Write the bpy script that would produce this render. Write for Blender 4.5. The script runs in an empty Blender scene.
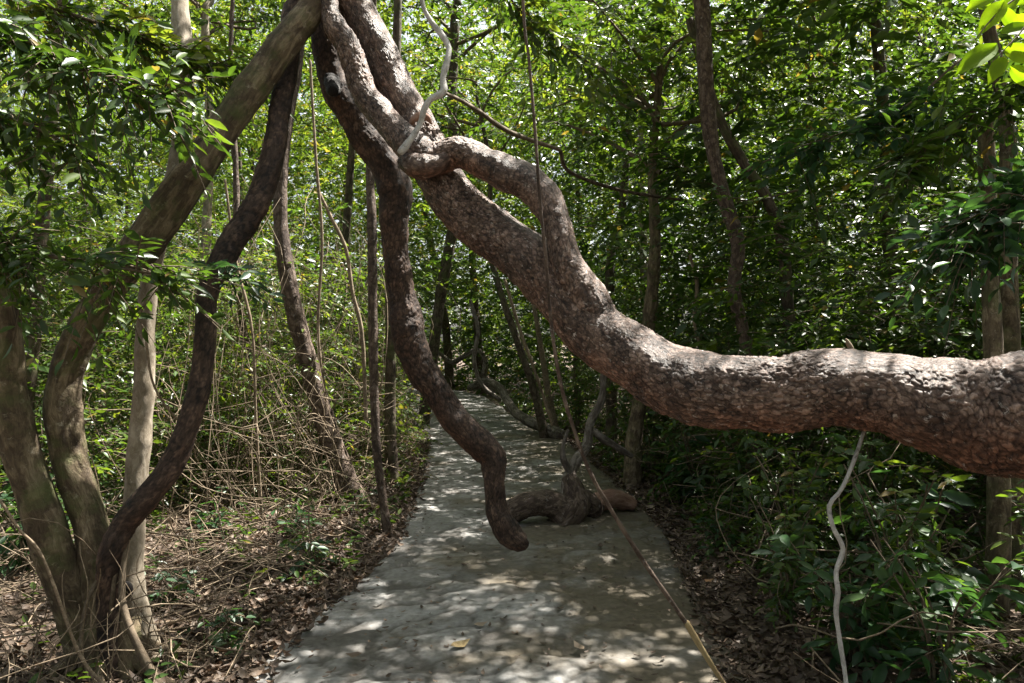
import bpy, math, random
import numpy as np

rng = np.random.default_rng(7)
random.seed(7)
C = bpy.context.scene.collection
F, CX, CY, H = 745.0, 512.0, 341.5, 1.55          # focal length in pixels, image centre, eye height


def P(px, py, d):
    return np.array([(px - CX) / F * d, d, H - (py - CY) / F * d])


# ------------------------------------------------------------------ noise
def _hash(i, j, k, seed):
    with np.errstate(over='ignore'):
        n = (i.astype(np.int64) * 374761393 + j.astype(np.int64) * 668265263 + k.astype(np.int64) * 2147483647 + seed * 974634721)
        n = (n ^ (n >> 13)) * 1274126177
        n = n ^ (n >> 16)
    return (n & 0xffffff) / float(0x1000000)


def vnoise(p, seed=0):
    p = np.asarray(p, float)
    f = np.floor(p); t = p - f; t = t * t * (3 - 2 * t); f = f.astype(np.int64)
    r = 0
    for a in (0, 1):
        for b in (0, 1):
            for c in (0, 1):
                w = (t[:, 0] if a else 1 - t[:, 0]) * (t[:, 1] if b else 1 - t[:, 1]) * (t[:, 2] if c else 1 - t[:, 2])
                r = r + w * _hash(f[:, 0] + a, f[:, 1] + b, f[:, 2] + c, seed)
    return r * 2 - 1


def fbm(p, oct=3, seed=0):
    r = 0; a = 1.0
    for o in range(oct):
        r = r + a * vnoise(np.asarray(p) * 2 ** o, seed + o); a *= .5
    return r


def worley(p, seed=0):
    p = np.asarray(p, float); f = np.floor(p).astype(np.int64)
    d1 = np.full(len(p), 9.0); d2 = d1.copy(); idv = np.zeros(len(p))
    for a in (-1, 0, 1):
        for b in (-1, 0, 1):
            for c in (-1, 0, 1):
                i, j, k = f[:, 0] + a, f[:, 1] + b, f[:, 2] + c
                q = np.stack([i + _hash(i, j, k, seed), j + _hash(i, j, k, seed + 1), k + _hash(i, j, k, seed + 2)], 1)
                d = np.linalg.norm(q - p, axis=1)
                n1 = d < d1
                d2 = np.where(n1, d1, np.minimum(d2, d)); idv = np.where(n1, _hash(i, j, k, seed + 3), idv); d1 = np.where(n1, d, d1)
    return d1, d2, idv


def unit(v):
    v = np.asarray(v, float)
    return v / np.maximum(np.linalg.norm(v, axis=-1, keepdims=True), 1e-9)


# ------------------------------------------------------------------ mesh builder
class MB:
    def __init__(s):
        s.v, s.q, s.t, s.tint, s.bark, s.qm, s.tm, s.n, s.crack = [], [], [], [], [], [], [], 0, []

    def add(s, v, q=None, t=None, tint=0.5, bark=None, mat=0, crack=None):
        n = len(v)
        s.crack.append(np.broadcast_to(np.asarray(1.0 if crack is None else crack, np.float32), (n,)))
        s.v.append(np.asarray(v, np.float32))
        s.tint.append(np.broadcast_to(np.asarray(tint, np.float32), (n,)))
        s.bark.append(np.asarray(bark if bark is not None else v, np.float32))
        if q is not None and len(q):
            s.q.append(np.asarray(q) + s.n); s.qm.append(np.full(len(q), mat))
        if t is not None and len(t):
            s.t.append(np.asarray(t) + s.n); s.tm.append(np.full(len(t), mat))
        s.n += n

    def mesh(s, name, mats, smooth=True, origin=(0, 0, 0)):
        me = bpy.data.meshes.new(name)
        v = np.concatenate(s.v) - np.asarray(origin, np.float32)
        me.vertices.add(len(v)); me.vertices.foreach_set('co', v.ravel())
        q = np.concatenate(s.q) if s.q else np.zeros((0, 4), int)
        t = np.concatenate(s.t) if s.t else np.zeros((0, 3), int)
        li = np.concatenate([q.ravel(), t.ravel()]).astype(np.int32)
        me.loops.add(len(li)); me.loops.foreach_set('vertex_index', li)
        me.polygons.add(len(q) + len(t))
        st = np.concatenate([np.arange(len(q)) * 4, len(q) * 4 + np.arange(len(t)) * 3]).astype(np.int32)
        me.polygons.foreach_set('loop_start', st)
        mi = np.concatenate((s.qm or [np.zeros(0)]) + (s.tm or [np.zeros(0)])).astype(np.int32)
        me.polygons.foreach_set('material_index', mi)
        me.polygons.foreach_set('use_smooth', np.full(len(q) + len(t), smooth))
        a = me.attributes.new('tint', 'FLOAT', 'POINT'); a.data.foreach_set('value', np.ascontiguousarray(np.concatenate(s.tint)))
        if any(c.min() < 1 for c in s.crack):
            a = me.attributes.new('crack', 'FLOAT', 'POINT'); a.data.foreach_set('value', np.ascontiguousarray(np.concatenate(s.crack)))
        a = me.attributes.new('bark', 'FLOAT_VECTOR', 'POINT'); a.data.foreach_set('vector', np.concatenate(s.bark).ravel())
        for m in mats: me.materials.append(m)
        me.update(calc_edges=True); me.validate()
        return me

    def build(s, name, mats, parent=None, smooth=True, origin=None):
        if not isinstance(mats, (list, tuple)): mats = [mats]
        if origin is None:
            origin = tuple(parent.location) if parent is not None else (0, 0, 0)
        me = s.mesh(name, mats, smooth, origin)
        o = bpy.data.objects.new(name, me); C.objects.link(o)
        if parent is not None: o.parent = parent
        else: o.location = origin
        return o


def tag(o, label=None, cat=None, group=None, kind=None):
    if label: o['label'] = label
    if cat: o['category'] = cat
    if group: o['group'] = group
    if kind: o['kind'] = kind
    return o


def thing(name, loc, label, cat, group=None):
    o = bpy.data.objects.new(name, None); C.objects.link(o)
    o.location = tuple(float(x) for x in loc); o.empty_display_size = .2
    return tag(o, label, cat, group)


def copy_tree(o, parent=None):
    c = o.copy(); C.objects.link(c)
    if parent is not None: c.parent = parent
    for ch in o.children: copy_tree(ch, c)
    return c


# ------------------------------------------------------------------ materials
def mat(name):
    m = bpy.data.materials.new(name); m.use_nodes = True
    nt = m.node_tree; nt.nodes.clear()
    return m, nt, nt.nodes, nt.links


def N(nt, typ, **kw):
    n = nt.nodes.new(typ)
    for k, v in kw.items():
        if k in n.inputs.keys() if isinstance(k, str) else False: n.inputs[k].default_value = v
        else: setattr(n, k, v)
    return n


def ramp(nt, fac, stops):
    r = nt.nodes.new('ShaderNodeValToRGB')
    el = r.color_ramp.elements
    while len(el) < len(stops): el.new(.5)
    for e, (p, c) in zip(el, stops): e.position = p; e.color = (*c, 1)
    nt.links.new(fac, r.inputs[0]); return r.outputs[0]


def leaf_mat(name, stops, trans=.48, rough=.42, spec=.5, tint_boost=(1.5, 1.45, .55)):
    m, nt, nd, lk = mat(name)
    out = N(nt, 'ShaderNodeOutputMaterial')
    at = N(nt, 'ShaderNodeAttribute', attribute_name='tint')
    col = ramp(nt, at.outputs['Fac'], stops)
    tc = N(nt, 'ShaderNodeTexCoord')
    nz = N(nt, 'ShaderNodeTexNoise'); nz.inputs['Scale'].default_value = 18; lk.new(tc.outputs['Object'], nz.inputs['Vector'])
    mx = N(nt, 'ShaderNodeMix', data_type='RGBA', blend_type='MULTIPLY'); mx.inputs['Factor'].default_value = 1
    lk.new(col, mx.inputs[6])
    vr = ramp(nt, nz.outputs['Fac'], [(.3, (.7, .72, .7)), (.7, (1.15, 1.12, 1.1))]); lk.new(vr, mx.inputs[7])
    b = N(nt, 'ShaderNodeBsdfPrincipled'); b.inputs['Roughness'].default_value = rough; b.inputs['Specular IOR Level'].default_value = spec
    lk.new(mx.outputs[2], b.inputs['Base Color'])
    tr = N(nt, 'ShaderNodeBsdfTranslucent')
    m2 = N(nt, 'ShaderNodeMix', data_type='RGBA', blend_type='MULTIPLY'); m2.inputs['Factor'].default_value = 1
    lk.new(mx.outputs[2], m2.inputs[6]); m2.inputs[7].default_value = (*tint_boost, 1); lk.new(m2.outputs[2], tr.inputs['Color'])
    ms = N(nt, 'ShaderNodeMixShader'); ms.inputs[0].default_value = trans
    lk.new(b.outputs[0], ms.inputs[1]); lk.new(tr.outputs[0], ms.inputs[2]); lk.new(ms.outputs[0], out.inputs['Surface'])
    return m


def bark_mat(name, dark, mid, light, scale=(1, 1, 1), crack=0, bump=.35, lichen=None, moss=0.0, rough=.85, tinted=False, fine=42, flake=None, plated=False):
    m, nt, nd, lk = mat(name)
    out = N(nt, 'ShaderNodeOutputMaterial')
    at = N(nt, 'ShaderNodeAttribute', attribute_name='bark')
    mp = N(nt, 'ShaderNodeMapping'); mp.inputs['Scale'].default_value = scale; lk.new(at.outputs['Vector'], mp.inputs['Vector'])

    def noise(vec, sc, det=5, ro=.65):
        n = N(nt, 'ShaderNodeTexNoise'); n.inputs['Scale'].default_value = sc; n.inputs['Detail'].default_value = det; n.inputs['Roughness'].default_value = ro
        lk.new(vec, n.inputs['Vector']); return n

    def mul(c, f, k=1.0, blend='MULTIPLY'):
        x = N(nt, 'ShaderNodeMix', data_type='RGBA', blend_type=blend); x.inputs['Factor'].default_value = k
        lk.new(c, x.inputs[6]); lk.new(f, x.inputs[7]); return x.outputs[2]

    def warp(vec, sc, amp):
        n = noise(vec, sc, 2)
        v = N(nt, 'ShaderNodeVectorMath', operation='MULTIPLY_ADD'); v.inputs[1].default_value = (amp,) * 3
        lk.new(n.outputs['Color'], v.inputs[0]); lk.new(vec, v.inputs[2]); return v.outputs[0]
    wv = warp(warp(mp.outputs[0], 17, .07), 70, .018)
    n1 = noise(mp.outputs[0], 5, 6); n2 = noise(wv, fine, 8, .75)
    col = ramp(nt, n2.outputs['Fac'], [(.30, dark), (.48, mid), (.68, light)])
    col = mul(col, ramp(nt, n1.outputs['Fac'], [(.3, (.62, .6, .58)), (.7, (1.3, 1.3, 1.3))]))
    hgt = n2.outputs['Fac']
    if crack:
        vo = N(nt, 'ShaderNodeTexVoronoi', feature='DISTANCE_TO_EDGE'); vo.inputs['Scale'].default_value = crack; lk.new(wv, vo.inputs['Vector'])
        cm = noise(at.outputs['Vector'], 11, 3)
        wd = N(nt, 'ShaderNodeMath', operation='SUBTRACT'); wd.inputs[1].default_value = .47; lk.new(cm.outputs['Fac'], wd.inputs[0])
        df = N(nt, 'ShaderNodeMath', operation='SUBTRACT'); lk.new(vo.outputs['Distance'], df.inputs[0]); lk.new(wd.outputs[0], df.inputs[1])
        col = mul(col, ramp(nt, df.outputs[0], [(0, (.42, .38, .36)), (.16, (1, 1, 1))]), .9)
        cl = N(nt, 'ShaderNodeClamp'); cl.inputs['Max'].default_value = .2; lk.new(df.outputs[0], cl.inputs['Value'])
        ad = N(nt, 'ShaderNodeMath', operation='MULTIPLY_ADD'); ad.inputs[1].default_value = 2.5; lk.new(cl.outputs[0], ad.inputs[0]); lk.new(n2.outputs['Fac'], ad.inputs[2]); hgt = ad.outputs[0]
    if plated:   # dirt in the furrows between the bark plates
        ca = N(nt, 'ShaderNodeAttribute', attribute_name='crack')
        col = mul(col, ramp(nt, ca.outputs['Fac'], [(.10, (.12, .095, .085)), (.42, (.66, .62, .60)), (.62, (.95, .92, .90)), (.85, (1.75, 1.72, 1.7))]))
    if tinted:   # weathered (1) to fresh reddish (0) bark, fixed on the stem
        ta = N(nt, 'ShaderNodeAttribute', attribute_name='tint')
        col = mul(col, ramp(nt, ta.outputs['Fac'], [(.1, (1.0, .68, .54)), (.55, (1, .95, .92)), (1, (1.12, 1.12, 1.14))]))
    for c, sc, lo, hi, src in ((flake, 60, .60, .66, wv), (lichen, 26, .60, .68, at.outputs['Vector']), ((.07, .09, .025) if moss else None, 5, .60 - moss * .2, .78 - moss * .2, at.outputs['Vector'])):
        if c is None: continue
        n3 = noise(src, sc, 6, .7)
        x = N(nt, 'ShaderNodeMix', data_type='RGBA'); lk.new(ramp(nt, n3.outputs['Fac'], [(lo, (0, 0, 0)), (hi, (.7, .7, .7))]), x.inputs['Factor']); lk.new(col, x.inputs[6]); x.inputs[7].default_value = (*c, 1)
        col = x.outputs[2]
    b = N(nt, 'ShaderNodeBsdfPrincipled'); b.inputs['Roughness'].default_value = rough; b.inputs['Specular IOR Level'].default_value = .35
    lk.new(col, b.inputs['Base Color'])
    bp = N(nt, 'ShaderNodeBump'); bp.inputs['Strength'].default_value = bump; bp.inputs['Distance'].default_value = .02
    lk.new(hgt, bp.inputs['Height']); lk.new(bp.outputs[0], b.inputs['Normal'])
    lk.new(b.outputs[0], out.inputs['Surface'])
    return m


G_STOPS = [(0, (.024, .052, .013)), (.35, (.048, .096, .018)), (.7, (.098, .152, .024)), (.93, (.165, .205, .038)), (1, (.2, .15, .05))]
M_leaf = leaf_mat('green_leaf', G_STOPS, rough=.36)
M_leafbig = leaf_mat('broad_leaf', [(0, (.024, .062, .03)), (.6, (.04, .10, .035)), (1, (.08, .14, .03))], rough=.43)
M_leafyel = leaf_mat('backlit_tone_leaf', [(0, (.16, .28, .015)), (1, (.26, .38, .02))], trans=.55, tint_boost=(1.25, 1.3, .4), rough=.6, spec=.2)  # glow of backlighting put into a high yellow-green leaf colour
M_litter = leaf_mat('dry_leaf', [(0, (.04, .027, .019)), (.4, (.095, .066, .048)), (.75, (.18, .13, .095)), (1, (.33, .26, .19))], trans=.12, rough=.6, spec=.35, tint_boost=(1.2, 1, .8))
M_twig = bark_mat('twig_bark', (.05, .038, .025), (.10, .075, .05), (.17, .135, .095), bump=.15)
M_drytwig = bark_mat('dry_twig', (.07, .05, .033), (.16, .12, .08), (.31, .25, .18), bump=.15)
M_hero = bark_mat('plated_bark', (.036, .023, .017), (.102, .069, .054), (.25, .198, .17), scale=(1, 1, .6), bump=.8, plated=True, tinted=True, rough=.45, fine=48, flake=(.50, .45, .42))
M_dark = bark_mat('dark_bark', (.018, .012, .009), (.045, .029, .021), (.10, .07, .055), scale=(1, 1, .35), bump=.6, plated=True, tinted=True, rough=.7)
M_olive = bark_mat('smooth_olive_bark', (.040, .028, .017), (.125, .095, .058), (.26, .21, .14), scale=(1, 1, .28), bump=.6, lichen=(.27, .24, .18), moss=.5, fine=34, crack=13)
M_pale = bark_mat('pale_bark', (.11, .09, .06), (.21, .175, .13), (.34, .30, .24), scale=(1, 1, .5), bump=.35, lichen=(.40, .37, .31), fine=30)
M_brown = bark_mat('brown_bark', (.04, .027, .02), (.095, .067, .05), (.19, .145, .118), scale=(1, 1, .4), crack=24, bump=.5, lichen=(.28, .25, .23))
M_far = bark_mat('forest_bark', (.04, .03, .02), (.085, .064, .046), (.16, .125, .095), scale=(1, 1, .4), crack=14, bump=.4, moss=.55)
M_grey = bark_mat('grey_vine_bark', (.12, .11, .10), (.36, .35, .34), (.56, .55, .535), bump=.45, scale=(1, 1, .5), moss=.2)
M_drift = bark_mat('weathered_wood', (.08, .066, .055), (.17, .145, .125), (.31, .275, .245), scale=(1, 1, .2), crack=16, bump=.6)
M_red = bark_mat('reddish_wood', (.10, .05, .032), (.22, .125, .09), (.36, .25, .2), scale=(1, 1, .2), bump=.4)
M_yellowwood = bark_mat('peeled_wood', (.13, .09, .045), (.27, .20, .10), (.42, .34, .19), scale=(1, 1, .1), bump=.2)


def ground_mat():
    m, nt, nd, lk = mat('forest_soil')
    out = N(nt, 'ShaderNodeOutputMaterial'); tc = N(nt, 'ShaderNodeTexCoord')
    n1 = N(nt, 'ShaderNodeTexNoise'); n1.inputs['Scale'].default_value = 2.2; n1.inputs['Detail'].default_value = 10; n1.inputs['Roughness'].default_value = .75
    lk.new(tc.outputs['Object'], n1.inputs['Vector'])
    n2 = N(nt, 'ShaderNodeTexVoronoi'); n2.inputs['Scale'].default_value = 16; lk.new(tc.outputs['Object'], n2.inputs['Vector'])
    col = ramp(nt, n1.outputs['Fac'], [(.3, (.035, .026, .018)), (.5, (.075, .052, .036)), (.72, (.14, .1, .07))])
    mx = N(nt, 'ShaderNodeMix', data_type='RGBA', blend_type='MULTIPLY'); mx.inputs['Factor'].default_value = .7
    pv = ramp(nt, n2.outputs['Color'], [(.1, (.5, .48, .45)), (.9, (1.5, 1.4, 1.3))])
    lk.new(col, mx.inputs[6]); lk.new(pv, mx.inputs[7])
    b = N(nt, 'ShaderNodeBsdfPrincipled'); b.inputs['Roughness'].default_value = .9; lk.new(mx.outputs[2], b.inputs['Base Color'])
    bp = N(nt, 'ShaderNodeBump'); bp.inputs['Strength'].default_value = .6; bp.inputs['Distance'].default_value = .05
    lk.new(n2.outputs['Distance'], bp.inputs['Height']); lk.new(bp.outputs[0], b.inputs['Normal'])
    lk.new(b.outputs[0], out.inputs['Surface']); return m


def path_mat():
    m, nt, nd, lk = mat('worn_stone_paving')
    out = N(nt, 'ShaderNodeOutputMaterial'); tc = N(nt, 'ShaderNodeTexCoord')
    at = N(nt, 'ShaderNodeAttribute', attribute_name='tint')
    n1 = N(nt, 'ShaderNodeTexNoise'); n1.inputs['Scale'].default_value = 1.3; n1.inputs['Detail'].default_value = 8; n1.inputs['Roughness'].default_value = .65
    lk.new(tc.outputs['Object'], n1.inputs['Vector'])
    n2 = N(nt, 'ShaderNodeTexNoise'); n2.inputs['Scale'].default_value = 28; n2.inputs['Detail'].default_value = 6; lk.new(tc.outputs['Object'], n2.inputs['Vector'])
    stone = ramp(nt, at.outputs['Fac'], [(0, (.075, .068, .06)), (.45, (.165, .16, .153)), (1, (.25, .246, .24))])
    sx = N(nt, 'ShaderNodeSeparateXYZ'); lk.new(tc.outputs['Object'], sx.inputs[0])
    ax = N(nt, 'ShaderNodeMath', operation='MULTIPLY_ADD'); ax.inputs[1].default_value = .13; lk.new(sx.outputs['X'], ax.inputs[0]); lk.new(n1.outputs['Fac'], ax.inputs[2])   # mud and moss gather on the right side
    soil = ramp(nt, ax.outputs[0], [(.44, (0, 0, 0)), (.60, (.88, .88, .88))])
    mx = N(nt, 'ShaderNodeMix', data_type='RGBA'); lk.new(soil, mx.inputs['Factor']); lk.new(stone, mx.inputs[6]); mx.inputs[7].default_value = (.088, .07, .043, 1)
    m2 = N(nt, 'ShaderNodeMix', data_type='RGBA', blend_type='MULTIPLY'); m2.inputs['Factor'].default_value = 1
    sp = ramp(nt, n2.outputs['Fac'], [(.3, (.65, .63, .6)), (.7, (1.2, 1.2, 1.2))]); lk.new(mx.outputs[2], m2.inputs[6]); lk.new(sp, m2.inputs[7])
    b = N(nt, 'ShaderNodeBsdfPrincipled'); b.inputs['Roughness'].default_value = .75; lk.new(m2.outputs[2], b.inputs['Base Color'])
    bp = N(nt, 'ShaderNodeBump'); bp.inputs['Strength'].default_value = .5; bp.inputs['Distance'].default_value = .012
    lk.new(n2.outputs['Fac'], bp.inputs['Height']); lk.new(bp.outputs[0], b.inputs['Normal'])
    lk.new(b.outputs[0], out.inputs['Surface']); return m


# ------------------------------------------------------------------ curves and tubes
def catmull(pts, step):
    pts = np.asarray(pts, float)
    p = np.vstack([2 * pts[0] - pts[1], pts, 2 * pts[-1] - pts[-2]])
    out = []
    for i in range(1, len(p) - 2):
        a, b, c, d = p[i - 1], p[i], p[i + 1], p[i + 2]
        n = max(2, int(np.linalg.norm((c - b)[:3]) / step))
        t = (np.arange(n) / n)[:, None]
        out.append(.5 * (2 * b + (c - a) * t + (2 * a - 5 * b + 4 * c - d) * t ** 2 + (3 * b - a - 3 * c + d) * t ** 3))
    out.append(p[-2][None]); r = np.vstack(out)
    r[:, 3] = np.maximum(r[:, 3], 1e-4)
    return r


def tube(mb, pts, step=.03, ring=20, lump=.10, lump_len=.12, plates=None, seed=0, mat=0, tint=.6, weather=False, cap=True, groove=0.0):
    """pts: rows (x, y, z, radius)"""
    c = catmull(pts, step); p = c[:, :3]; r = c[:, 3]
    if cap:
        e = unit(p[-1] - p[-2]) * r[-1]; s0 = unit(p[0] - p[1]) * r[0]
        p = np.vstack([p[0] + s0 * .45, p[0] + s0 * .25, p, p[-1] + e * .25, p[-1] + e * .45])
        r = np.concatenate([[r[0] * .03, r[0] * .75], r, [r[-1] * .75, r[-1] * .03]])
    n = len(p)
    t = unit(np.gradient(p, axis=0))
    u = np.zeros((n, 3)); ref = np.array([0, 0, 1.0]) if abs(t[0][2]) < .9 else np.array([0, 1.0, 0])
    u[0] = unit(np.cross(np.cross(t[0], ref), t[0]))
    for i in range(1, n):
        x = u[i - 1] - t[i] * np.dot(u[i - 1], t[i]); u[i] = unit(x)
    w = np.cross(t, u)
    s = np.concatenate([[0], np.cumsum(np.linalg.norm(np.diff(p, axis=0), axis=1))])
    th = np.arange(ring) / ring * 2 * np.pi
    R = float(np.mean(r))
    cs, sn = np.cos(th), np.sin(th)
    bk = np.stack([np.tile(cs, n) * R, np.tile(sn, n) * R, np.repeat(s, ring)], 1) + seed * 3.17
    rad = np.repeat(r, ring)
    nrm = (u[:, None] * cs[None, :, None] + w[:, None] * sn[None, :, None]).reshape(-1, 3)
    if lump:
        rad = rad * (1 + lump * fbm(bk * np.array([1, 1, 1]) / lump_len, 3, seed + 5))
    if groove:
        rad = rad * (1 + groove * np.sin(np.tile(th, n) * 4 + np.repeat(s, ring) * 2.2 + seed) * np.clip(1 + fbm(bk * 2, 2, seed), 0, 2))
    ti = np.full(len(rad), tint); ck = None
    if plates:
        sz, amp = plates
        q = bk / np.array([sz, sz, sz * 1.7]); q = q + .45 * np.stack([vnoise(bk / .05, 3), vnoise(bk / .05, 4), vnoise(bk / .05, 5)], 1) + .28 * np.stack([vnoise(bk / .013, 13), vnoise(bk / .013, 14), vnoise(bk / .013, 15)], 1)
        d1, d2, iv = worley(q, seed + 11)
        e = np.clip((d2 - d1) / .24, 0, 1); d3, d4, _ = worley(q * np.array([.45, .45, .9]) + 7.3, seed + 60); e = np.clip(e * .78 + .3 * np.clip((d4 - d3) / .2, 0, 1), 0, 1)
        e = np.maximum(e, np.clip(1.7 * fbm(bk / .03, 2, seed + 70) - .55, 0, .9))
        ck = np.clip(.08 + e * (.45 + .4 * _hash(np.floor(bk[:, 2] / .11).astype(int), np.floor(iv * 999).astype(int), np.floor(iv * 77).astype(int), 5)) + .3 * (iv - .5) + .22 * fbm(bk / .09, 2, seed + 8), 0, .99)
        q2 = bk / .012; fine = fbm(q2, 2, seed + 9)
        patch = np.clip(.55 + .9 * fbm(bk / .25, 2, seed + 21), .15, 1)
        tilt = np.sin(q[:, 2] * 2.1 + iv * 40) * .18
        rad = rad + amp * patch * (.95 * (e - .8) * (.5 + .8 * iv) + .5 * (iv - .5) + tilt + .30 * fine)
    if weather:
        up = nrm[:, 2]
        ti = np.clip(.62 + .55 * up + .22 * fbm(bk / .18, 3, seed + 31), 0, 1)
    v = np.repeat(p, ring, axis=0) + nrm * rad[:, None]
    i = np.arange(n - 1)[:, None] * ring; j = np.arange(ring)[None]; j2 = (j + 1) % ring
    q = np.stack([i + j, i + j2, i + ring + j2, i + ring + j], 2).reshape(-1, 4)
    mb.add(v, q, tint=ti, bark=bk, mat=mat, crack=ck)
    return c


def px(rows):
    """rows (px, py, depth, width in pixels) -> (x, y, z, radius)"""
    return np.array([[*P(a, b, d), w / 2 * d / F] for a, b, d, w in rows])


def thin_tubes(mb, p0, p1, bend, r0, r1, mat=0, tint=.5, seg=3, sides=3, wig=0.0):
    """many thin bent sticks at once"""
    n = len(p0); t = np.linspace(0, 1, seg + 1)
    c = p0[:, None] + (p1 - p0)[:, None] * t[None, :, None] + bend[:, None] * (t * (1 - t) * 4)[None, :, None]
    L_ = np.linalg.norm(p1 - p0, axis=1)[:, None, None]; w_ = rng.normal(0, 1, (n, 1, 3)) * L_ * wig; ph = rng.uniform(0, 6.28, (n, 1, 1))
    if wig: c = c + w_ * np.sin(t[None, :, None] * 8 + ph) * (t * (1.2 - t))[None, :, None] * 2
    d = unit(p1 - p0); a = unit(np.cross(d, np.where(np.abs(d[:, 2:3]) < .9, [[0, 0, 1.0]], [[1.0, 0, 0]]))); b = np.cross(d, a)
    r = (r0[:, None] * (1 - t) + r1[:, None] * t)
    th = np.arange(sides) / sides * 2 * np.pi
    v = c[:, :, None] + r[:, :, None, None] * (a[:, None, None] * np.cos(th)[None, None, :, None] + b[:, None, None] * np.sin(th)[None, None, :, None])
    base = (np.arange(n) * (seg + 1) * sides)[:, None, None]; k = (np.arange(seg) * sides)[None, :, None]; j = np.arange(sides)[None, None]; j2 = (j + 1) % sides
    q = np.stack(np.broadcast_arrays(base + k + j, base + k + j2, base + k + sides + j2, base + k + sides + j), 3).reshape(-1, 4)
    mb.add(v.reshape(-1, 3), q, tint=tint, mat=mat)


# ------------------------------------------------------------------ leaves
# template rows: (along, across, lift)
T_NEAR = (np.array([[0, 0, 0], [.22, .36, .05], [.55, .46, .06], [.82, .22, .0], [1, 0, -.10], [.82, -.22, .0], [.55, -.46, .06], [.22, -.36, .05], [.3, 0, -.02], [.66, 0, -.04]]),
          np.array([[8, 1, 2, 9], [9, 2, 3, 4], [7, 8, 9, 6], [6, 9, 4, 5]]), np.array([[0, 1, 8], [0, 8, 7]]))
T_FAR = (np.array([[0, 0, 0], [.45, .48, .06], [1, 0, -.08], [.45, -.48, .06], [.5, 0, -.03]]),
         np.array([[0, 1, 2, 4], [0, 4, 2, 3]]), None)
def _fine(nn=9):
    t = np.linspace(0, 1, nn); w = .5 * np.sin(np.pi * t ** .85) ** .8 * (1 - .25 * t); w[0] = .015; w[-1] = .01
    lift = -.16 * t ** 2; rows = []
    for k in range(nn):
        wav = .012 * math.sin(k * 2.4)
        rows += [[t[k], -w[k], lift[k] + .07 + wav], [t[k], -w[k] * .5, lift[k] + .045], [t[k], 0, lift[k]], [t[k], w[k] * .5, lift[k] + .045], [t[k], w[k], lift[k] + .07 - wav]]
    q = [[5 * k + j, 5 * k + j + 1, 5 * k + j + 6, 5 * k + j + 5] for k in range(nn - 1) for j in range(4)]
    return np.array(rows), np.array(q), None


T_FINE = _fine()
T_CURL = (np.array([[0, 0, .12], [.25, .36, .10], [.6, .42, .04], [1, 0, .2], [.6, -.42, .04], [.25, -.36, .10], [.3, 0, -.03], [.68, 0, 0]]),
          np.array([[6, 1, 2, 7], [5, 6, 7, 4]]), np.array([[0, 1, 6], [0, 6, 5], [7, 2, 3], [4, 7, 3]]))


def leaves(mb, pos, dr, nr, ln, wd, tint, tmpl=T_FAR, mat=0, curl=1.0):
    T, q, t = tmpl
    n = len(pos); k = len(T)
    d = unit(dr); s = unit(np.cross(d, nr)); u = np.cross(s, d)
    L = np.asarray(ln)[:, None, None]; W = np.asarray(wd)[:, None, None]
    v = pos[:, None] + d[:, None] * T[None, :, 0:1] * L + s[:, None] * T[None, :, 1:2] * W + u[:, None] * T[None, :, 2:3] * L * curl
    b = (np.arange(n) * k)[:, None, None]
    mb.add(v.reshape(-1, 3), (b + q[None]).reshape(-1, 4), None if t is None else (b + t[None]).reshape(-1, 3), tint=np.repeat(tint, k), mat=mat)


def sprays(mb, o, d, L, k=9, ll=.11, ratio=.42, tmpl=T_FAR, tint=None, stem=None, droop=.25, mat=0, spread=.85):
    """leafy twigs: o origins, d directions, L lengths; k leaves each, alternating along the twig"""
    n = len(o); o = np.asarray(o, float); d = unit(d); L = np.broadcast_to(L, (n,)).astype(float)
    if tint is None: tint = rng.uniform(.1, .8, n)
    t = np.concatenate([(np.arange(k - 1) + .6) / k, [1.0]])
    sd = unit(np.cross(d, [0, 0, 1.0]) + rng.normal(0, .15, (n, 3)))
    pos = o[:, None] + d[:, None] * (L[:, None] * t)[:, :, None]
    pos[:, :, 2] -= droop * L[:, None] * t ** 2
    sg = np.where(np.arange(k) % 2 == 0, 1.0, -1.0); sg[-1] = 0
    ld = .55 * d[:, None] + spread * sg[None, :, None] * sd[:, None] + rng.normal(0, .22, (n, k, 3)); ld[:, :, 2] -= .28
    nr = np.array([0, 0, 1.0]) + rng.normal(0, .45, (n, 1, 3)) + rng.normal(0, .3, (n, k, 3))
    l = ll * rng.uniform(.65, 1.2, (n, k)) * (1 - .25 * np.abs(t[None] - .5))
    ti = np.clip(tint[:, None] + rng.normal(0, .09, (n, k)), 0, .985)
    ti = np.where(rng.random((n, k)) < .012, 1.0, ti)
    leaves(mb, pos.reshape(-1, 3), ld.reshape(-1, 3), nr.reshape(-1, 3), l.ravel(), (l * ratio * rng.uniform(.85, 1.15, (n, k))).ravel(), ti.ravel(), tmpl, mat)
    if stem is not None:
        e = o + d * L[:, None]; e[:, 2] -= droop * L
        bend = np.zeros((n, 3)); bend[:, 2] = .06 * L
        thin_tubes(mb, o, e, bend, np.full(n, .004), np.full(n, .0015), mat=stem)


def rdir(n, up=0.0, flat=1.0):
    v = rng.normal(0, 1, (n, 3)); v[:, 2] *= flat; v = unit(v); v[:, 2] += up
    return unit(v)


# ------------------------------------------------------------------ path geometry
PYS = np.array([-60, -4, 0, 3.4, 4.2, 5, 5.8, 8, 10.8, 12, 15.5, 21, 25, 30, 50, 120])
PXS = np.array([-3, -.3, -.15, -.05, .03, .13, .22, .12, -.12, -.25, -1.0, -1.8, -3.3, -6.2, -20, -80])


def path_c(y): return np.interp(y, PYS, PXS)


def sstep(a, b, x):
    t = np.clip((np.asarray(x, float) - a) / (b - a), 0, 1); return t * t * (3 - 2 * t)


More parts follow.
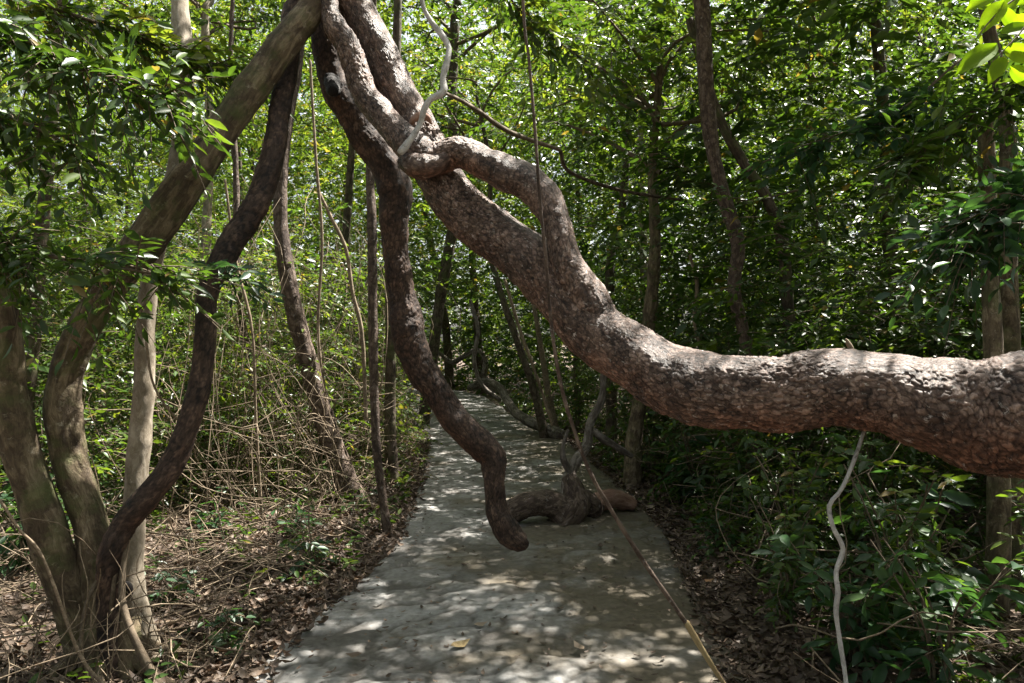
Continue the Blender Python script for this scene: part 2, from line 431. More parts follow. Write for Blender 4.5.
def ground_h(x, y):
    x = np.asarray(x, float); y = np.asarray(y, float)
    dist = np.abs(x - path_c(y)); a = sstep(.85, 1.5, dist)
    q = np.stack([x, y, np.zeros_like(x)], -1).reshape(-1, 3)
    n1 = vnoise(q / 1.4, 3).reshape(x.shape); n2 = vnoise(q / .4, 4).reshape(x.shape); n3 = vnoise(q / .12, 5).reshape(x.shape)
    return -.07 + a * (.05 + .07 * n1 + .03 * n2 + .012 * n3 + .03 * np.clip(dist - 1.5, 0, 4))


def build_ground():
    def axis(lo, hi, step):
        a = list(np.arange(lo, hi, step)); g = step
        while a[-1] < 320: g *= 1.35; a.append(a[-1] + g)
        g = step
        while a[0] > -320: g *= 1.35; a.insert(0, a[0] - g)
        return np.array(a)
    xs, ys = axis(-6, 6, .07), axis(1.5, 13, .07)
    X, Y = np.meshgrid(xs, ys); Z = ground_h(X, Y)
    v = np.stack([X, Y, Z], -1).reshape(-1, 3); nx = len(xs)
    i = np.arange(len(ys) - 1)[:, None] * nx + np.arange(nx - 1)[None]
    q = np.stack([i, i + 1, i + nx + 1, i + nx], -1).reshape(-1, 4)
    mb = MB(); mb.add(v, q); o = mb.build('ground', ground_mat()); tag(o, 'brown forest floor beneath the undergrowth', 'ground', kind='structure')


def build_path():
    ys = np.concatenate([np.arange(-4, 2.6, .2), np.arange(2.6, 12, .03), np.arange(12, 24, .12), np.arange(24, 70, .8)])
    m = 81; u = np.linspace(-1, 1, m)
    c = path_c(ys); 
    k = np.ones(9) / 9; c = np.convolve(np.pad(c, 4, 'edge'), k, 'valid')
    oneL = np.stack([ys / .35, np.zeros_like(ys), np.zeros_like(ys)], 1)
    wl = 1.15 + .06 * sstep(5, 3.4, ys) + .022 * fbm(oneL * .6, 3, 41); wr = 1.09 + .06 * sstep(5, 3.4, ys) + .05 * fbm(oneL * .5 + 9, 4, 45)
    X = c[:, None] + np.where(u < 0, u[None] * wl[:, None], u[None] * wr[:, None]); Y = np.repeat(ys[:, None], m, 1)
    q = np.stack([X, Y, X * 0], -1).reshape(-1, 3)
    wq = q / np.array([.34, .30, 1]); wq[:, :2] += .25 * np.stack([vnoise(q / .25, 7), vnoise(q / .25, 8)], 1)
    wq[:, 2] = .5
    d1, d2, iv = worley(wq * np.array([1, 1, 0]) + np.array([0, 0, .5]), 60)
    e = np.clip((d2 - d1) / .10, 0, 1)
    vis = np.clip(.75 + 1.2 * fbm(q / .9, 2, 70), .1, 1)
    Z = .006 * fbm(q / .6, 2, 50) + .0035 * fbm(q / .11, 2, 51) + .004 * vnoise(q / .05, 52) - .014 * vis * (1 - e) + .010 * vis * (iv - .5)
    Z = Z.reshape(X.shape) + .02 * (1 - u[None] ** 2)
    edge = np.clip((np.abs(u) - .955) / .045, 0, 1)[None]
    Z = Z - .16 * edge ** 1.5
    tint = np.clip(.5 + .85 * (iv - .5) * vis - .95 * vis * (1 - e) + .25 * fbm(q / .3, 2, 80), 0, 1)
    v = np.stack([X, Y, Z], -1).reshape(-1, 3)
    i = np.arange(len(ys) - 1)[:, None] * m + np.arange(m - 1)[None]
    qd = np.stack([i, i + 1, i + m + 1, i + m], -1).reshape(-1, 4)
    mb = MB(); mb.add(v, qd, tint=tint); o = mb.build('path', path_mat()); tag(o, 'worn grey stone footpath curving into the forest', 'path', kind='structure')


build_ground(); build_path()

# ------------------------------------------------------------------ light direction
SUN_EL, SUN_AZ = math.radians(61), math.radians(54)        # azimuth: from +Y (ahead) towards +X (right)
SUN = np.array([math.cos(SUN_EL) * math.sin(SUN_AZ), math.cos(SUN_EL) * math.cos(SUN_AZ), math.sin(SUN_EL)])


def sun_foot(p, z0=0.0):
    k = (p[:, 2] - z0) / SUN[2]; return p - SUN[None] * k[:, None]


# ------------------------------------------------------------------ hero: the leaning trunk across the path
def hero():
    base = P(1400, 815, 2.35); base[2] = 0.0
    t = thing('leaning_tree', base, 'massive plated trunk sweeping down across the path from top centre to right edge', 'tree')
    mb = MB()
    B = [(285, -620, 4.7, 22), (300, -300, 4.3, 27), (328, -80, 4.05, 32), (354, 0, 4.0, 35), (380, 50, 3.95, 35), (402, 100, 3.88, 37), (420, 133, 3.84, 41), (440, 178, 3.76, 45),
         (468, 212, 3.68, 49), (505, 242, 3.58, 53), (540, 270, 3.48, 56), (572, 305, 3.4, 58), (604, 338, 3.32, 61), (648, 366, 3.2, 66), (700, 388, 3.06, 76), (764, 394, 2.94, 77),
         (831, 389, 2.86, 77), (882, 391, 2.79, 80), (925, 404, 2.73, 92), (973, 412, 2.67, 108), (1024, 416, 2.6, 122), (1110, 428, 2.5, 128), (1210, 480, 2.42, 140), (1310, 620, 2.38, 160), (1400, 830, 2.35, 210)]
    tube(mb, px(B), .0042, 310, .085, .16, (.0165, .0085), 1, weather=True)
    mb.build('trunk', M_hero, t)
    mb = MB()
    L = [(322, -120, 3.9, 18), (325, -40, 3.86, 18), (329, 7, 3.84, 19), (335, 27, 3.82, 22), (347, 44, 3.82, 24), (354, 64, 3.81, 25), (364, 91, 3.79, 26), (384, 118, 3.74, 28), (401, 136, 3.69, 30),
         (416, 151, 3.65, 34), (434, 160, 3.62, 33), (459, 153, 3.6, 29), (486, 163, 3.57, 32), (509, 175, 3.52, 34), (530, 184, 3.47, 35), (546, 202, 3.42, 33), (556, 222, 3.38, 30), (562, 245, 3.35, 29), (569, 268, 3.335, 34), (585, 295, 3.32, 42), (604, 330, 3.31, 40)]
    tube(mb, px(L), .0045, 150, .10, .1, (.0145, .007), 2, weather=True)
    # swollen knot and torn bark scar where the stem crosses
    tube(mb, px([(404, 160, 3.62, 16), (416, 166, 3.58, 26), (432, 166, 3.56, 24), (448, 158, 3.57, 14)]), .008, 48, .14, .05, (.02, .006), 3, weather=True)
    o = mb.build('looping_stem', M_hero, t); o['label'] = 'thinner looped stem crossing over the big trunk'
    mb = MB()
    tube(mb, px([(409, 128, 3.71, 2), (414, 119, 3.69, 7), (424, 116, 3.72, 8), (432, 124, 3.74, 2)]), .006, 16, .2, .02, None, 4)
    mb.build('torn_bark', M_red, t)
    mb = MB()
    tube(mb, px([(852, 352, 2.83, 6), (849, 345, 2.83, 5), (846, 339, 2.83, 2)]), .004, 10, .2, .02, None, 5)
    mb.build('snapped_twig', M_drytwig, t)
    # hanging stem
    tp = P(326, -250, 4.2)
    D = [(322, -250, 4.15, 24), (318, -60, 4.1, 25), (321, 0, 4.08, 26), (324, 34, 4.08, 27), (329, 67, 4.1, 27), (336, 90, 4.12, 29), (348, 110, 4.13, 29), (364, 137, 4.14, 31), (384, 163, 4.15, 33), (395, 192, 4.16, 32), (394, 222, 4.17, 28),
         (396, 245, 4.18, 26), (399, 274, 4.19, 26), (404, 304, 4.2, 29), (409, 334, 4.2, 33), (419, 365, 4.2, 31), (438, 393, 4.22, 27), (459, 424, 4.24, 30), (478, 443, 4.25, 29), (492, 459, 4.25, 27), (495, 487, 4.24, 21), (498, 513, 4.25, 24), (509, 533, 4.26, 26), (520, 542, 4.26, 20), (526, 546, 4.26, 10)]
    h = thing('hanging_stem', (tp[0], tp[1], tp[2]), 'dark reddish stem dangling in a wavy S above the path, blunt tip in mid air', 'liana')
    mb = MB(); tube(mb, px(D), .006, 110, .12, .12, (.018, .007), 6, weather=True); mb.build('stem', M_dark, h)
    mb = MB(); tube(mb, px([(332, 80, 4.05, 16), (333, 88, 3.99, 15), (333, 92, 3.95, 11)]), .006, 24, .15, .03, None, 7); mb.build('branch_stub', M_dark, h)


hero()


# ------------------------------------------------------------------ left forked tree
def near_spray(mb, pts, n, ll, spread=.35, L=.32, tint=(.1, .5), k=9, tmpl=T_NEAR, stem=1, droop=.4, mat=0, ratio=.40):
    """twigs with leaves fanning out along a limb given as (x,y,z) rows"""
    c = catmull(np.hstack([np.asarray(pts, float), np.full((len(pts), 1), .01)]), .05)[:, :3]
    i = rng.integers(len(c) // 5, len(c), n)
    tg = unit(np.gradient(c, axis=0))[i]
    d = unit(tg * .55 + rng.normal(0, .6, (n, 3)) + np.array([0, 0, -.1]))
    o = c[i] + rng.normal(0, .02, (n, 3))
    sprays(mb, o, d, rng.uniform(.6, 1.25, n) * L, k, ll, ratio, tmpl, rng.uniform(*tint, n), stem, droop, mat)


def limb(mb, pts, r0, r1, mat=1, seed=0):
    p = np.asarray(pts, float); r = np.linspace(r0, r1, len(p))[:, None]
    tube(mb, np.hstack([p, r]), .04, 8, .1, .08, None, seed, mat)


def left_tree():
    base = P(104, 678, 3.45); base[2] = 0
    t = thing('forked_tree', base, 'olive brown tree forking at its base, one limb leaning right up to the top', 'tree')
    mb = MB()
    tube(mb, px([(104, 715, 3.45, 85.12), (103, 675, 3.45, 63.84), (101, 640, 3.46, 50.16), (99, 600, 3.47, 39.52), (97, 564, 3.48, 34.96), (89, 520, 3.5, 31.16), (72, 470, 3.52, 32.68), (66, 436, 3.53, 34.96), (63, 405, 3.54, 34.96), (67, 371, 3.55, 32.68), (84, 328, 3.56, 31.92), (112, 284, 3.57, 31.92), (148, 238, 3.58, 38.25), (182, 189, 3.6, 34.78), (215, 141, 3.66, 32.17), (249, 92, 3.72, 31.3), (284, 44, 3.78, 29.56), (311, 10, 3.85, 27.83), (340, -40, 3.95, 26.08), (380, -160, 4.1, 23.48), (400, -400, 4.3, 17.39)]), .014, 56, .07, .14, None, 11, weather=False, groove=.02)
    # buttress folds
    for a, b, w in ((66, 690, 22), (136, 694, 24), (95, 705, 26), (120, 702, 22)):
        tube(mb, px([(101 + (a - 101) * .12, 560, 3.44, 18), (101 + (a - 101) * .4, 620, 3.41, w * .6), (101 + (a - 101) * .75, 665, 3.38, w), (a, b + 14, 3.36, w * 1.1)]), .014, 32, .1, .1, None, 12 + a)
    mb.build('trunk', M_olive, t)
    for k_, (a, e, w) in enumerate((((72, 660, 3.36), (20, 698, 3.2), 15), ((128, 655, 3.36), (190, 690, 3.3), 14), ((104, 660, 3.34), (86, 730, 3.05), 15), ((136, 640, 3.5), (196, 650, 3.75), 12))):
        m_ = tuple((np.array(a) * .45 + np.array(e) * .55) + np.array([0, 8, 0]))
        mb = MB(); pp = px([(a[0], a[1] - 20, a[2] + .14, w * .9), (a[0], a[1], a[2] + .05, w), (*m_, w * .7), (*e, w * .35)])
        pp[1:, 2] = np.maximum(pp[1:, 2], 0) * .5 + np.array([.07, .03, -.02]); tube(mb, pp, .015, 20, .16, .09, None, 140 + k_); mb.build('root', M_olive, t)
    mb = MB()
    tube(mb, px([(85, 660, 3.43, 30.96), (70, 600, 3.42, 34.4), (57, 564, 3.41, 36.12), (44, 520, 3.4, 36.12), (28, 473, 3.4, 34.4), (16, 432, 3.4, 35.26), (8, 385, 3.4, 32.68), (8, 341, 3.4, 26.66), (3, 297, 3.4, 23.22), (-10, 240, 3.4, 21.5), (-30, 100, 3.5, 18.92), (-50, -200, 3.7, 15.48)]), .014, 48, .07, .14, None, 31)
    mb.build('side_trunk', M_olive, t)
    # leafy branches hanging in front of the trunk
    A = [P(-70, -5, 3.3), P(0, 28, 3.25), P(70, 62, 3.2), P(120, 82, 3.18), P(165, 96, 3.15)]
    Bb = [P(-90, 215, 3.1), P(-20, 240, 3.1), P(50, 256, 3.1), P(110, 266, 3.12), P(165, 276, 3.15)]
    Cc = [P(-60, -40, 3.6), P(60, 10, 3.7), P(150, 40, 3.8), P(230, 70, 3.9)]
    Dd = [P(-80, 85, 3.5), P(-20, 105, 3.5), P(40, 130, 3.45), P(75, 150, 3.4)]
    for pts, n, tint, ll in ((A, 84, (.1, .55), .09), (Bb, 66, (.1, .5), .085), (Cc, 90, (.3, .9), .10), (Dd, 48, (.1, .55), .095)):
        mb = MB(); limb(mb, pts, .014, .004, 1, 3)
        near_spray(mb, pts, n, ll, L=.3, tint=tint)
        mb.build('leafy_branch', [M_leaf, M_twig], t)
    # dark liana stem
    b2 = P(112, 640, 3.36); b2[2] = 0.02
    s = thing('dark_liana', b2, 'dark brown stem curving up in a bow from the forked tree base to the top', 'liana')
    mb = MB()
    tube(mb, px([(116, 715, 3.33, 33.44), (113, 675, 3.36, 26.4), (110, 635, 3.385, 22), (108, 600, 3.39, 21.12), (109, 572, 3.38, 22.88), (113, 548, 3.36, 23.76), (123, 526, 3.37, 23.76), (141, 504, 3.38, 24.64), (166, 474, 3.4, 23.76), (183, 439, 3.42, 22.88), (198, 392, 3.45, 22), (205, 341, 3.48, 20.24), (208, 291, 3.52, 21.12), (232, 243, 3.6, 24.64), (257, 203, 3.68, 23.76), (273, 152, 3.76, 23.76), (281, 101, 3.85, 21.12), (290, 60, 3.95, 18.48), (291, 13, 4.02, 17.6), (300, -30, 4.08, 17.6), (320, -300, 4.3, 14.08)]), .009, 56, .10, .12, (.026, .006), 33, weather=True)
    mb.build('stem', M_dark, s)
    # root-like thin stems clinging to base
    mb = MB()
    for k_, pp in enumerate(([(126, 540, 3.37, 4), (122, 590, 3.32, 6), (127, 620, 3.28, 7), (140, 650, 3.26, 8), (160, 690, 3.25, 10)],
                             [(118, 535, 3.38, 3), (100, 575, 3.36, 4), (84, 615, 3.3, 4), (80, 690, 3.3, 5)],
                             [(121, 535, 3.38, 4), (113, 590, 3.35, 4), (108, 640, 3.38, 3)])):
        tube(mb, px(pp), .02, 10, .15, .05, None, 40 + k_)
    mb.build('rootlet', M_twig, s)
    # tail of leaves on it
    mb = MB(); near_spray(mb, [P(205, 262, 3.45), P(225, 268, 3.42), P(245, 280, 3.4)], 9, .07, L=.18, tint=(.0, .25)); mb.build('leaf_tuft', [M_leafbig, M_twig], s)
    # pale trunk behind
    b3 = P(150, 668, 3.66); b3[2] = 0
    p = thing('pale_tree', b3, 'slender pale trunk standing just behind the forked tree', 'tree')
    mb = MB()
    tube(mb, px([(154, 690, 3.7, 44), (148, 662, 3.7, 32), (138, 628, 3.72, 29), (132, 588, 3.74, 26), (133, 545, 3.76, 22), (137, 473, 3.78, 22), (142, 420, 3.8, 21), (145, 365, 3.82, 20), (146, 324, 3.84, 18), (152, 270, 3.86, 17), (168, 205, 3.9, 18), (181, 150, 3.95, 19), (185, 60, 4.0, 18), (180, 0, 4.1, 17), (176, -200, 4.3, 14)]), .014, 40, .09, .12, None, 51)
    mb.build('trunk', M_pale, p)
    mb = MB(); tube(mb, px([(126, 583, 3.665, 6), (128, 588, 3.655, 9), (130, 594, 3.665, 6)]), .006, 14, .1, .03, None, 52); mb.build('knot_hole', M_dark, p)
    return t, p


forked, pale = left_tree()


# ------------------------------------------------------------------ crowns (shared meshes) and trees
def crown_mesh(name, rx, ry, z0, z1, n, ll, seed):
    mb = MB()
    # limbs
    nl = 9
    az = rng.uniform(0, 2 * np.pi, nl); zz = rng.uniform(z0 * .75, z1 * .6, nl)
    p0 = np.stack([np.zeros(nl), np.zeros(nl), zz], 1)
    p1 = np.stack([np.cos(az) * rx * rng.uniform(.5, .9, nl), np.sin(az) * ry * rng.uniform(.5, .9, nl), zz + rng.uniform(.3, 1.2, nl)], 1)
    bend = rng.normal(0, .15, (nl, 3))
    thin_tubes(mb, p0, p1, bend, np.full(nl, .03), np.full(nl, .008), mat=1, seg=6, sides=5)
    # clumps round the limbs
    nc = 26
    which = rng.integers(0, nl, nc); tt = rng.uniform(.35, 1.1, nc)
    cc = p0[which] + (p1 - p0)[which] * tt[:, None] + rng.normal(0, .25, (nc, 3))
    ci = rng.integers(0, nc, n)
    o = cc[ci] + rng.normal(0, 1, (n, 3)) * np.array([.38, .38, .24])
    ctint = rng.uniform(.15, .75, nc)
    d = unit(o - cc[ci] + rng.normal(0, .2, (n, 3)))
    d[:, 2] *= .5
    sprays(mb, o, d, rng.uniform(.2, .42, n), 8, ll, .42, T_FAR, np.clip(ctint[ci] + rng.normal(0, .12, n), .02, .95), 1, .35)
    return mb.mesh(name, [M_leaf, M_twig])


CROWNS = [crown_mesh('crown', 1.5, 1.5, 0, 2.4, 330, .115, 1), crown_mesh('crown', 1.9, 1.6, 0, 2.0, 360, .13, 2), crown_mesh('crown', 1.3, 1.3, 0, 3.0, 330, .105, 3)]


def tree(name, rows, label, m=None, group=None, crown=0, top=None, seed=0, ring=20, base_y=None, cscale=1.0, wander=.0):
    """trunk along pixel rows, continued up to height top (metres), crown copied on top"""
    r = px(rows); r = r[np.argsort(-np.arange(len(r)))] if False else r
    bot = r[-1].copy(); gz = float(ground_h(bot[0:1], bot[1:2])[0])
    if bot[2] > gz + .02:
        dn = bot.copy(); dn[2] = gz - .06; dn[3] *= 1.3; r = np.vstack([r, dn])
    if top is not None and r[0][2] < top:
        d = unit(r[0][:3] - r[1][:3]); d = unit(d * np.array([.5, .5, 1]) + np.array([0, 0, .5]))
        k = (top - r[0][2]) / d[2]; up = r[0].copy(); up[:3] += d * k; up[3] *= .6
        mid = (r[0] + up) / 2; mid[:2] += rng.normal(0, .08, 2)
        r = np.vstack([up, mid, r])
    b = r[-1]
    t = thing(name, (b[0], b[1], max(gz, b[2])), label, 'tree', group)
    mb = MB(); tube(mb, r[::-1], .05, ring, .10, .18, None, seed + 100, weather=False); mb.build('trunk', m or M_far, t)
    if crown is not None:
        o = bpy.data.objects.new('crown', CROWNS[crown % len(CROWNS)]); C.objects.link(o); o.parent = t
        o.location = tuple(r[0][:3] - np.array(t.location) - np.array([0, 0, 1.2 * cscale])); o.rotation_euler = (0, 0, rng.uniform(0, 6.28)); o.scale = (cscale,) * 3
    return t


tree('young_tree', [(300, 40, 7.6, 9.84), (289, 110, 7.5, 11.48), (282, 170, 7.45, 12.3), (281, 230, 7.4, 14.76), (292, 300, 7.35, 17.22), (305, 350, 7.35, 18.04), (326, 425, 7.35, 19.68), (346, 480, 7.35, 22.14), (354, 500, 7.35, 26.24)],
     'brown slanting trunk between the forked tree and the path', M_brown, crown=0, top=9.5, seed=1)
tree('sapling', [(370, 150, 6.2, 8), (372, 230, 6.1, 9.6), (373, 330, 6.05, 9.6), (376, 440, 6, 8.8), (383, 500, 6, 8.8), (388, 536, 5.98, 10.4)],
     'thin straight brown stem at the left edge of the path', M_brown, crown=None, top=6.6, seed=2, cscale=.8)
tree('young_tree', [(236, 180, 8.6, 6), (238, 290, 8.5, 7), (250, 360, 8.5, 8), (262, 410, 8.5, 9), (268, 470, 8.5, 11)],
     'spindly pinkish stem between the dark bowed liana and the slanting trunk', M_brown, crown=None, top=6, seed=3)
tree('young_tree', [(40, 250, 6.2, 13), (34, 330, 6.2, 15), (24, 420, 6.2, 16), (20, 520, 6.2, 18)],
     'shaded trunk seen between the two limbs of the forked tree', M_far, crown=2, top=7, seed=4)
tree('forest_tree', [(392, 180, 8.2, 9.562), (390, 260, 8.2, 10.2), (391, 340, 8.2, 10.84), (390, 420, 8.2, 11.47), (392, 482, 8.2, 14.03)],
     'dark upright trunk just behind the wavy hanging stem, left of the path', M_far, crown=0, top=9, seed=5)
tree('forest_tree', [(690, -60, 6.3, 14.45), (701, 0, 6.3, 15.3), (706, 80, 6.3, 15.3), (711, 140, 6.3, 14.45), (722, 190, 6.3, 13.6), (738, 245, 6.3, 13.6), (734, 290, 6.3, 12.75), (746, 345, 6.3, 12.75), (754, 420, 6.3, 13.6), (752, 490, 6.3, 15.3)],
     'grey brown twisting trunk rising behind the middle of the fallen trunk', M_brown, crown=1, top=6.6, seed=6)
tree('forest_tree', [(690, 20, 7, 9), (716, 110, 6.9, 10), (742, 160, 6.9, 10), (770, 205, 6.9, 11), (784, 260, 6.9, 12), (796, 440, 6.9, 14)],
     'dark leaning trunk that crosses behind the grey twisting one', M_far, crown=None, seed=7)
tree('forest_tree', [(874, -20, 8, 10.4), (884, 120, 8, 12), (887, 210, 8, 13.6), (893, 280, 8, 14.4), (900, 450, 8, 17.6)],
     'dim straight trunk deep in the right-hand foliage', M_far, crown=2, top=6.5, seed=8)
tree('twin_tree', [(985, 120, 4.6, 15), (988, 200, 4.5, 16), (991, 300, 4.4, 17), (997, 420, 4.3, 19), (999, 520, 4.25, 21), (997, 600, 4.2, 23), (996, 660, 4.2, 27)],
     'left-hand of two mottled trunks standing behind the right end of the huge trunk', M_olive, crown=None, seed=9)
tree('twin_tree', [(1006, 120, 4.9, 14), (1008, 200, 4.8, 15), (1010, 300, 4.7, 16), (1014, 420, 4.6, 17), (1013, 520, 4.55, 18), (1014, 640, 4.5, 24)],
     'right-hand of two mottled trunks standing behind the right end of the huge trunk', M_olive, crown=0, top=5.2, seed=10)
tree('mossy_tree', [(655, 250, 8, 12), (648, 330, 8, 14), (640, 400, 8, 15), (634, 440, 8, 16), (633, 486, 8, 20)],
     'short mossy trunk under the big trunk beside the path', M_olive, crown=1, top=4.5, seed=11)
tree('forest_tree', [(488, 240, 12, 5.6), (500, 290, 12, 6.4), (517, 340, 12, 7.2), (534, 390, 12, 8), (545, 440, 12, 10.4)],
     'dark slanting pole tree on the right bank where the path bends', M_far, crown=0, top=5.5, seed=12)
tree('forest_tree', [(528, 270, 12.6, 4), (538, 330, 12.6, 5), (548, 390, 12.6, 6), (556, 430, 12.6, 7)],
     'very thin pole beside the slanting tree where the path bends', M_drytwig, crown=None, seed=13)
tree('forest_tree', [(430, 240, 25, 7), (442, 300, 25, 8), (447, 340, 25, 8), (450, 387, 25, 10)],
     'distant trunk at the left side of the path end', M_far, crown=1, top=7, seed=14, cscale=1.3)
tree('forest_tree', [(470, 210, 23, 7), (474, 290, 23, 7), (478, 340, 23, 8), (482, 391, 23, 10)],
     'distant trunk at the right side of the path end', M_brown, crown=2, top=7, seed=15, cscale=1.3)
tree('forest_tree', [(624, 190, 11, 8), (618, 230, 11, 8), (610, 270, 11, 9), (612, 440, 11, 12)],
     'slim dark trunk above the bend of the big trunk, forked low', M_far, crown=2, top=6, seed=16)
tree('forest_tree', [(640, 140, 13, 7), (643, 220, 13, 8), (644, 280, 13, 8), (650, 420, 13, 11)],
     'pale-topped slim trunk above the big trunk, right of the forked slim one', M_pale, crown=0, top=7, seed=17)
tree('forest_tree', [(205, 20, 10, 8), (210, 140, 10, 8.8), (206, 260, 10, 9.6), (210, 440, 10, 12)],
     'grey trunk in the sunlit thicket left of the dark bowed liana', M_pale, crown=1, top=6.5, seed=18)
tree('forest_tree', [(455, 20, 14, 9.75), (452, 100, 14, 10.5), (456, 200, 14, 10.5), (440, 300, 14, 11.25), (424, 420, 14, 12.75)],
     'broad shaded trunk high behind the knot of the looped stem', M_far, crown=1, top=8, seed=19, cscale=1.4)

# far rank of trunks: nothing tells these apart
FAR = [(-7.5, 13), (-5.2, 15), (-9.5, 18), (-5.2, 21), (-6.5, 19), (1.6, 18), (3.4, 15), (5.2, 13), (6.5, 17), (8.2, 14), (9.5, 19), (4.5, 21), (0.8, 24), (-12, 16), (11.5, 16), (-3, 12.5)]
first = None
for i, (x, y) in enumerate(FAR):
    gx = float(ground_h(np.array([x]), np.array([y]))[0])
    if first is None:
        first = thing('background_tree', (x, y, gx), 'thin trunk half lost in the leaves far back in the forest', 'tree', 'thin trunks far back in the forest')
        mb = MB(); tube(mb, [[x, y, gx - .1, .13], [x + .1, y, 1.5, .10], [x - .08, y + .1, 3.4, .085], [x + .15, y, 5.5, .07], [x + .1, y, 8, .05]], .1, 14, .12, .2, None, 77)
        mb.build('trunk', M_far, first)
        o = bpy.data.objects.new('crown', CROWNS[0]); C.objects.link(o); o.parent = first; o.location = (0, 0, 6.3); o.scale = (1.35,) * 3
    else:
        c = copy_tree(first); c.location = (x, y, gx); c.rotation_euler = (rng.normal(0, .05), rng.normal(0, .06), rng.uniform(0, 6.28)); s = rng.uniform(.8, 1.15); c.scale = (s * rng.uniform(.5, .85),) * 2 + (s,)

# ------------------------------------------------------------------ thin vines
def vine(name, rows, label, m, ring=12, seed=0, part=None, step=.02, lump=.14):
    r = px(rows); mb = MB(); tube(mb, r, step, ring, lump, .06, None, seed)
    o = mb.build(name, m, origin=tuple(r[-1][:3])); return tag(o, label, 'vine')


vine('grey_vine', [(400, -260, 3.75, 4.8), (416, -60, 3.7, 4.8), (422, 0, 3.66, 4.8), (429, 18, 3.66, 5.2), (441, 34, 3.65, 5.6), (449, 48, 3.64, 6.4), (447, 62, 3.62, 6.4), (443, 78, 3.6, 6.4), (443, 92, 3.58, 6.4), (430, 100, 3.57, 6), (424, 110, 3.56, 6.4), (420, 124, 3.56, 6.4), (411, 139, 3.54, 7.2), (400, 153, 3.53, 6.4)],
     'pale grey crooked vine hanging over the big trunk at top centre', M_grey, 16, 61, lump=.24)
vine('bare_branch', [(440, 91, 3.6, 3.5), (460, 100, 3.9, 4), (480, 112, 4.3, 4.5), (510, 132, 4.8, 5), (560, 150, 5.3, 4)], 'thin brown branch running right from the crooked grey vine', M_twig, 10, 62)
vine('grey_vine', [(866, 425, 2.86, 3.182), (861, 440, 2.83, 3.818), (856, 455, 2.8, 3.818), (846, 480, 2.78, 3.818), (838, 494, 2.77, 4.455), (829, 506, 2.76, 4.773), (833, 527, 2.75, 4.455), (843, 549, 2.75, 4.773), (836, 572, 2.75, 4.455), (838, 592, 2.75, 4.137), (836, 611, 2.75, 4.455), (839, 636, 2.75, 4.137), (846, 683, 2.75, 4.455), (852, 762, 2.75, 5.091)],
     'pale grey wavy vine hanging straight down below the right part of the big trunk', M_grey, 14, 63, lump=.26)
r = px([(516, -220, 3.25, 3.468), (523, 0, 3.22, 3.22), (529, 60, 3.21, 3.22), (535, 130, 3.2, 3.22), (540, 200, 3.2, 3.22), (547, 270, 3.2, 3.468), (552, 330, 3.2, 3.468), (561, 385, 3.21, 3.963), (574, 430, 3.22, 3.963), (590, 472, 3.23, 3.963), (610, 508, 3.24, 4.211), (640, 556, 3.25, 4.458), (668, 597, 3.26, 4.458), (688, 626, 3.27, 4.458)])
r2 = px([(686, 622, 3.27, 5.614), (700, 646, 3.27, 5.848), (716, 672, 3.27, 5.263), (724, 684, 3.27, 4.678), (735, 706, 3.25, 3.509)])
dv = thing('drooping_vine', r2[-1][:3], 'long thin brown vine crossing the big trunk and trailing to a yellow end', 'vine')
mb = MB(); tube(mb, r, .02, 12, .14, .07, None, 64); mb.build('stem', M_brown, dv)
mb = MB(); tube(mb, r2, .01, 12, .16, .05, None, 65); mb.build('peeled_end', M_yellowwood, dv)

LV = [([(318, 190, 7.0, 3), (330, 215, 7, 3.5), (346, 250, 7, 4), (352, 290, 7, 4), (362, 335, 7, 4), (366, 420, 7, 4)], 'tan twisted vine just left of the thin straight stem', M_drytwig),
      ([(225, 180, 6.3, 2.5), (236, 260, 6.3, 3), (252, 330, 6.3, 3), (256, 420, 6.3, 3), (262, 520, 6.3, 3)], 'straw coloured vine hanging right of the dark bowed liana', M_drytwig),
      ([(310, 60, 6.8, 2.5), (316, 160, 6.8, 3), (322, 240, 6.8, 3), (318, 330, 6.8, 3), (326, 400, 6.8, 3)], 'thread-like vine hanging right of the slanting trunk', M_drytwig),
      ([(146, 340, 3.6, 2.5), (152, 380, 3.55, 2.5), (165, 405, 3.55, 2.5), (178, 420, 3.6, 2.5), (196, 440, 3.8, 2)], 'fine looping tendril in front of the pale trunk', M_drytwig),
      ([(0, 500, 2.9, 3), (20, 530, 2.92, 3), (44, 560, 2.95, 3), (80, 655, 3.0, 3.5), (110, 690, 3.0, 4)], 'thin whitish vine across the foot of the forked tree', M_drytwig),
      ([(690, 255, 7.5, 3), (697, 285, 7.5, 4), (694, 320, 7.5, 3.5), (700, 345, 7.5, 3)], 'pale zigzag twig above the big trunk, right of centre', M_drytwig),
      ([(680, 200, 8.0, 3), (620, 190, 7.6, 3.5), (570, 172, 7.2, 4), (560, 150, 7, 4)], 'thin brown bough running level behind the big trunk bend', M_brown),
      ([(505, 280, 9.5, 3), (520, 330, 9.5, 3.5), (538, 380, 9.5, 3.5), (553, 425, 9.5, 4)], 'pale liana slanting down to the right edge of the path', M_drytwig),
      ([(470, 300, 12, 3.5), (478, 330, 12, 4), (474, 360, 12, 4), (482, 385, 12, 4), (500, 400, 12, 4.5)], 'grey tangled liana looping beside the far end of the path', M_drift)]
for i, (rows, lab, m) in enumerate(LV): vine('thin_vine', rows, lab, m, 8, 70 + i, step=.03)

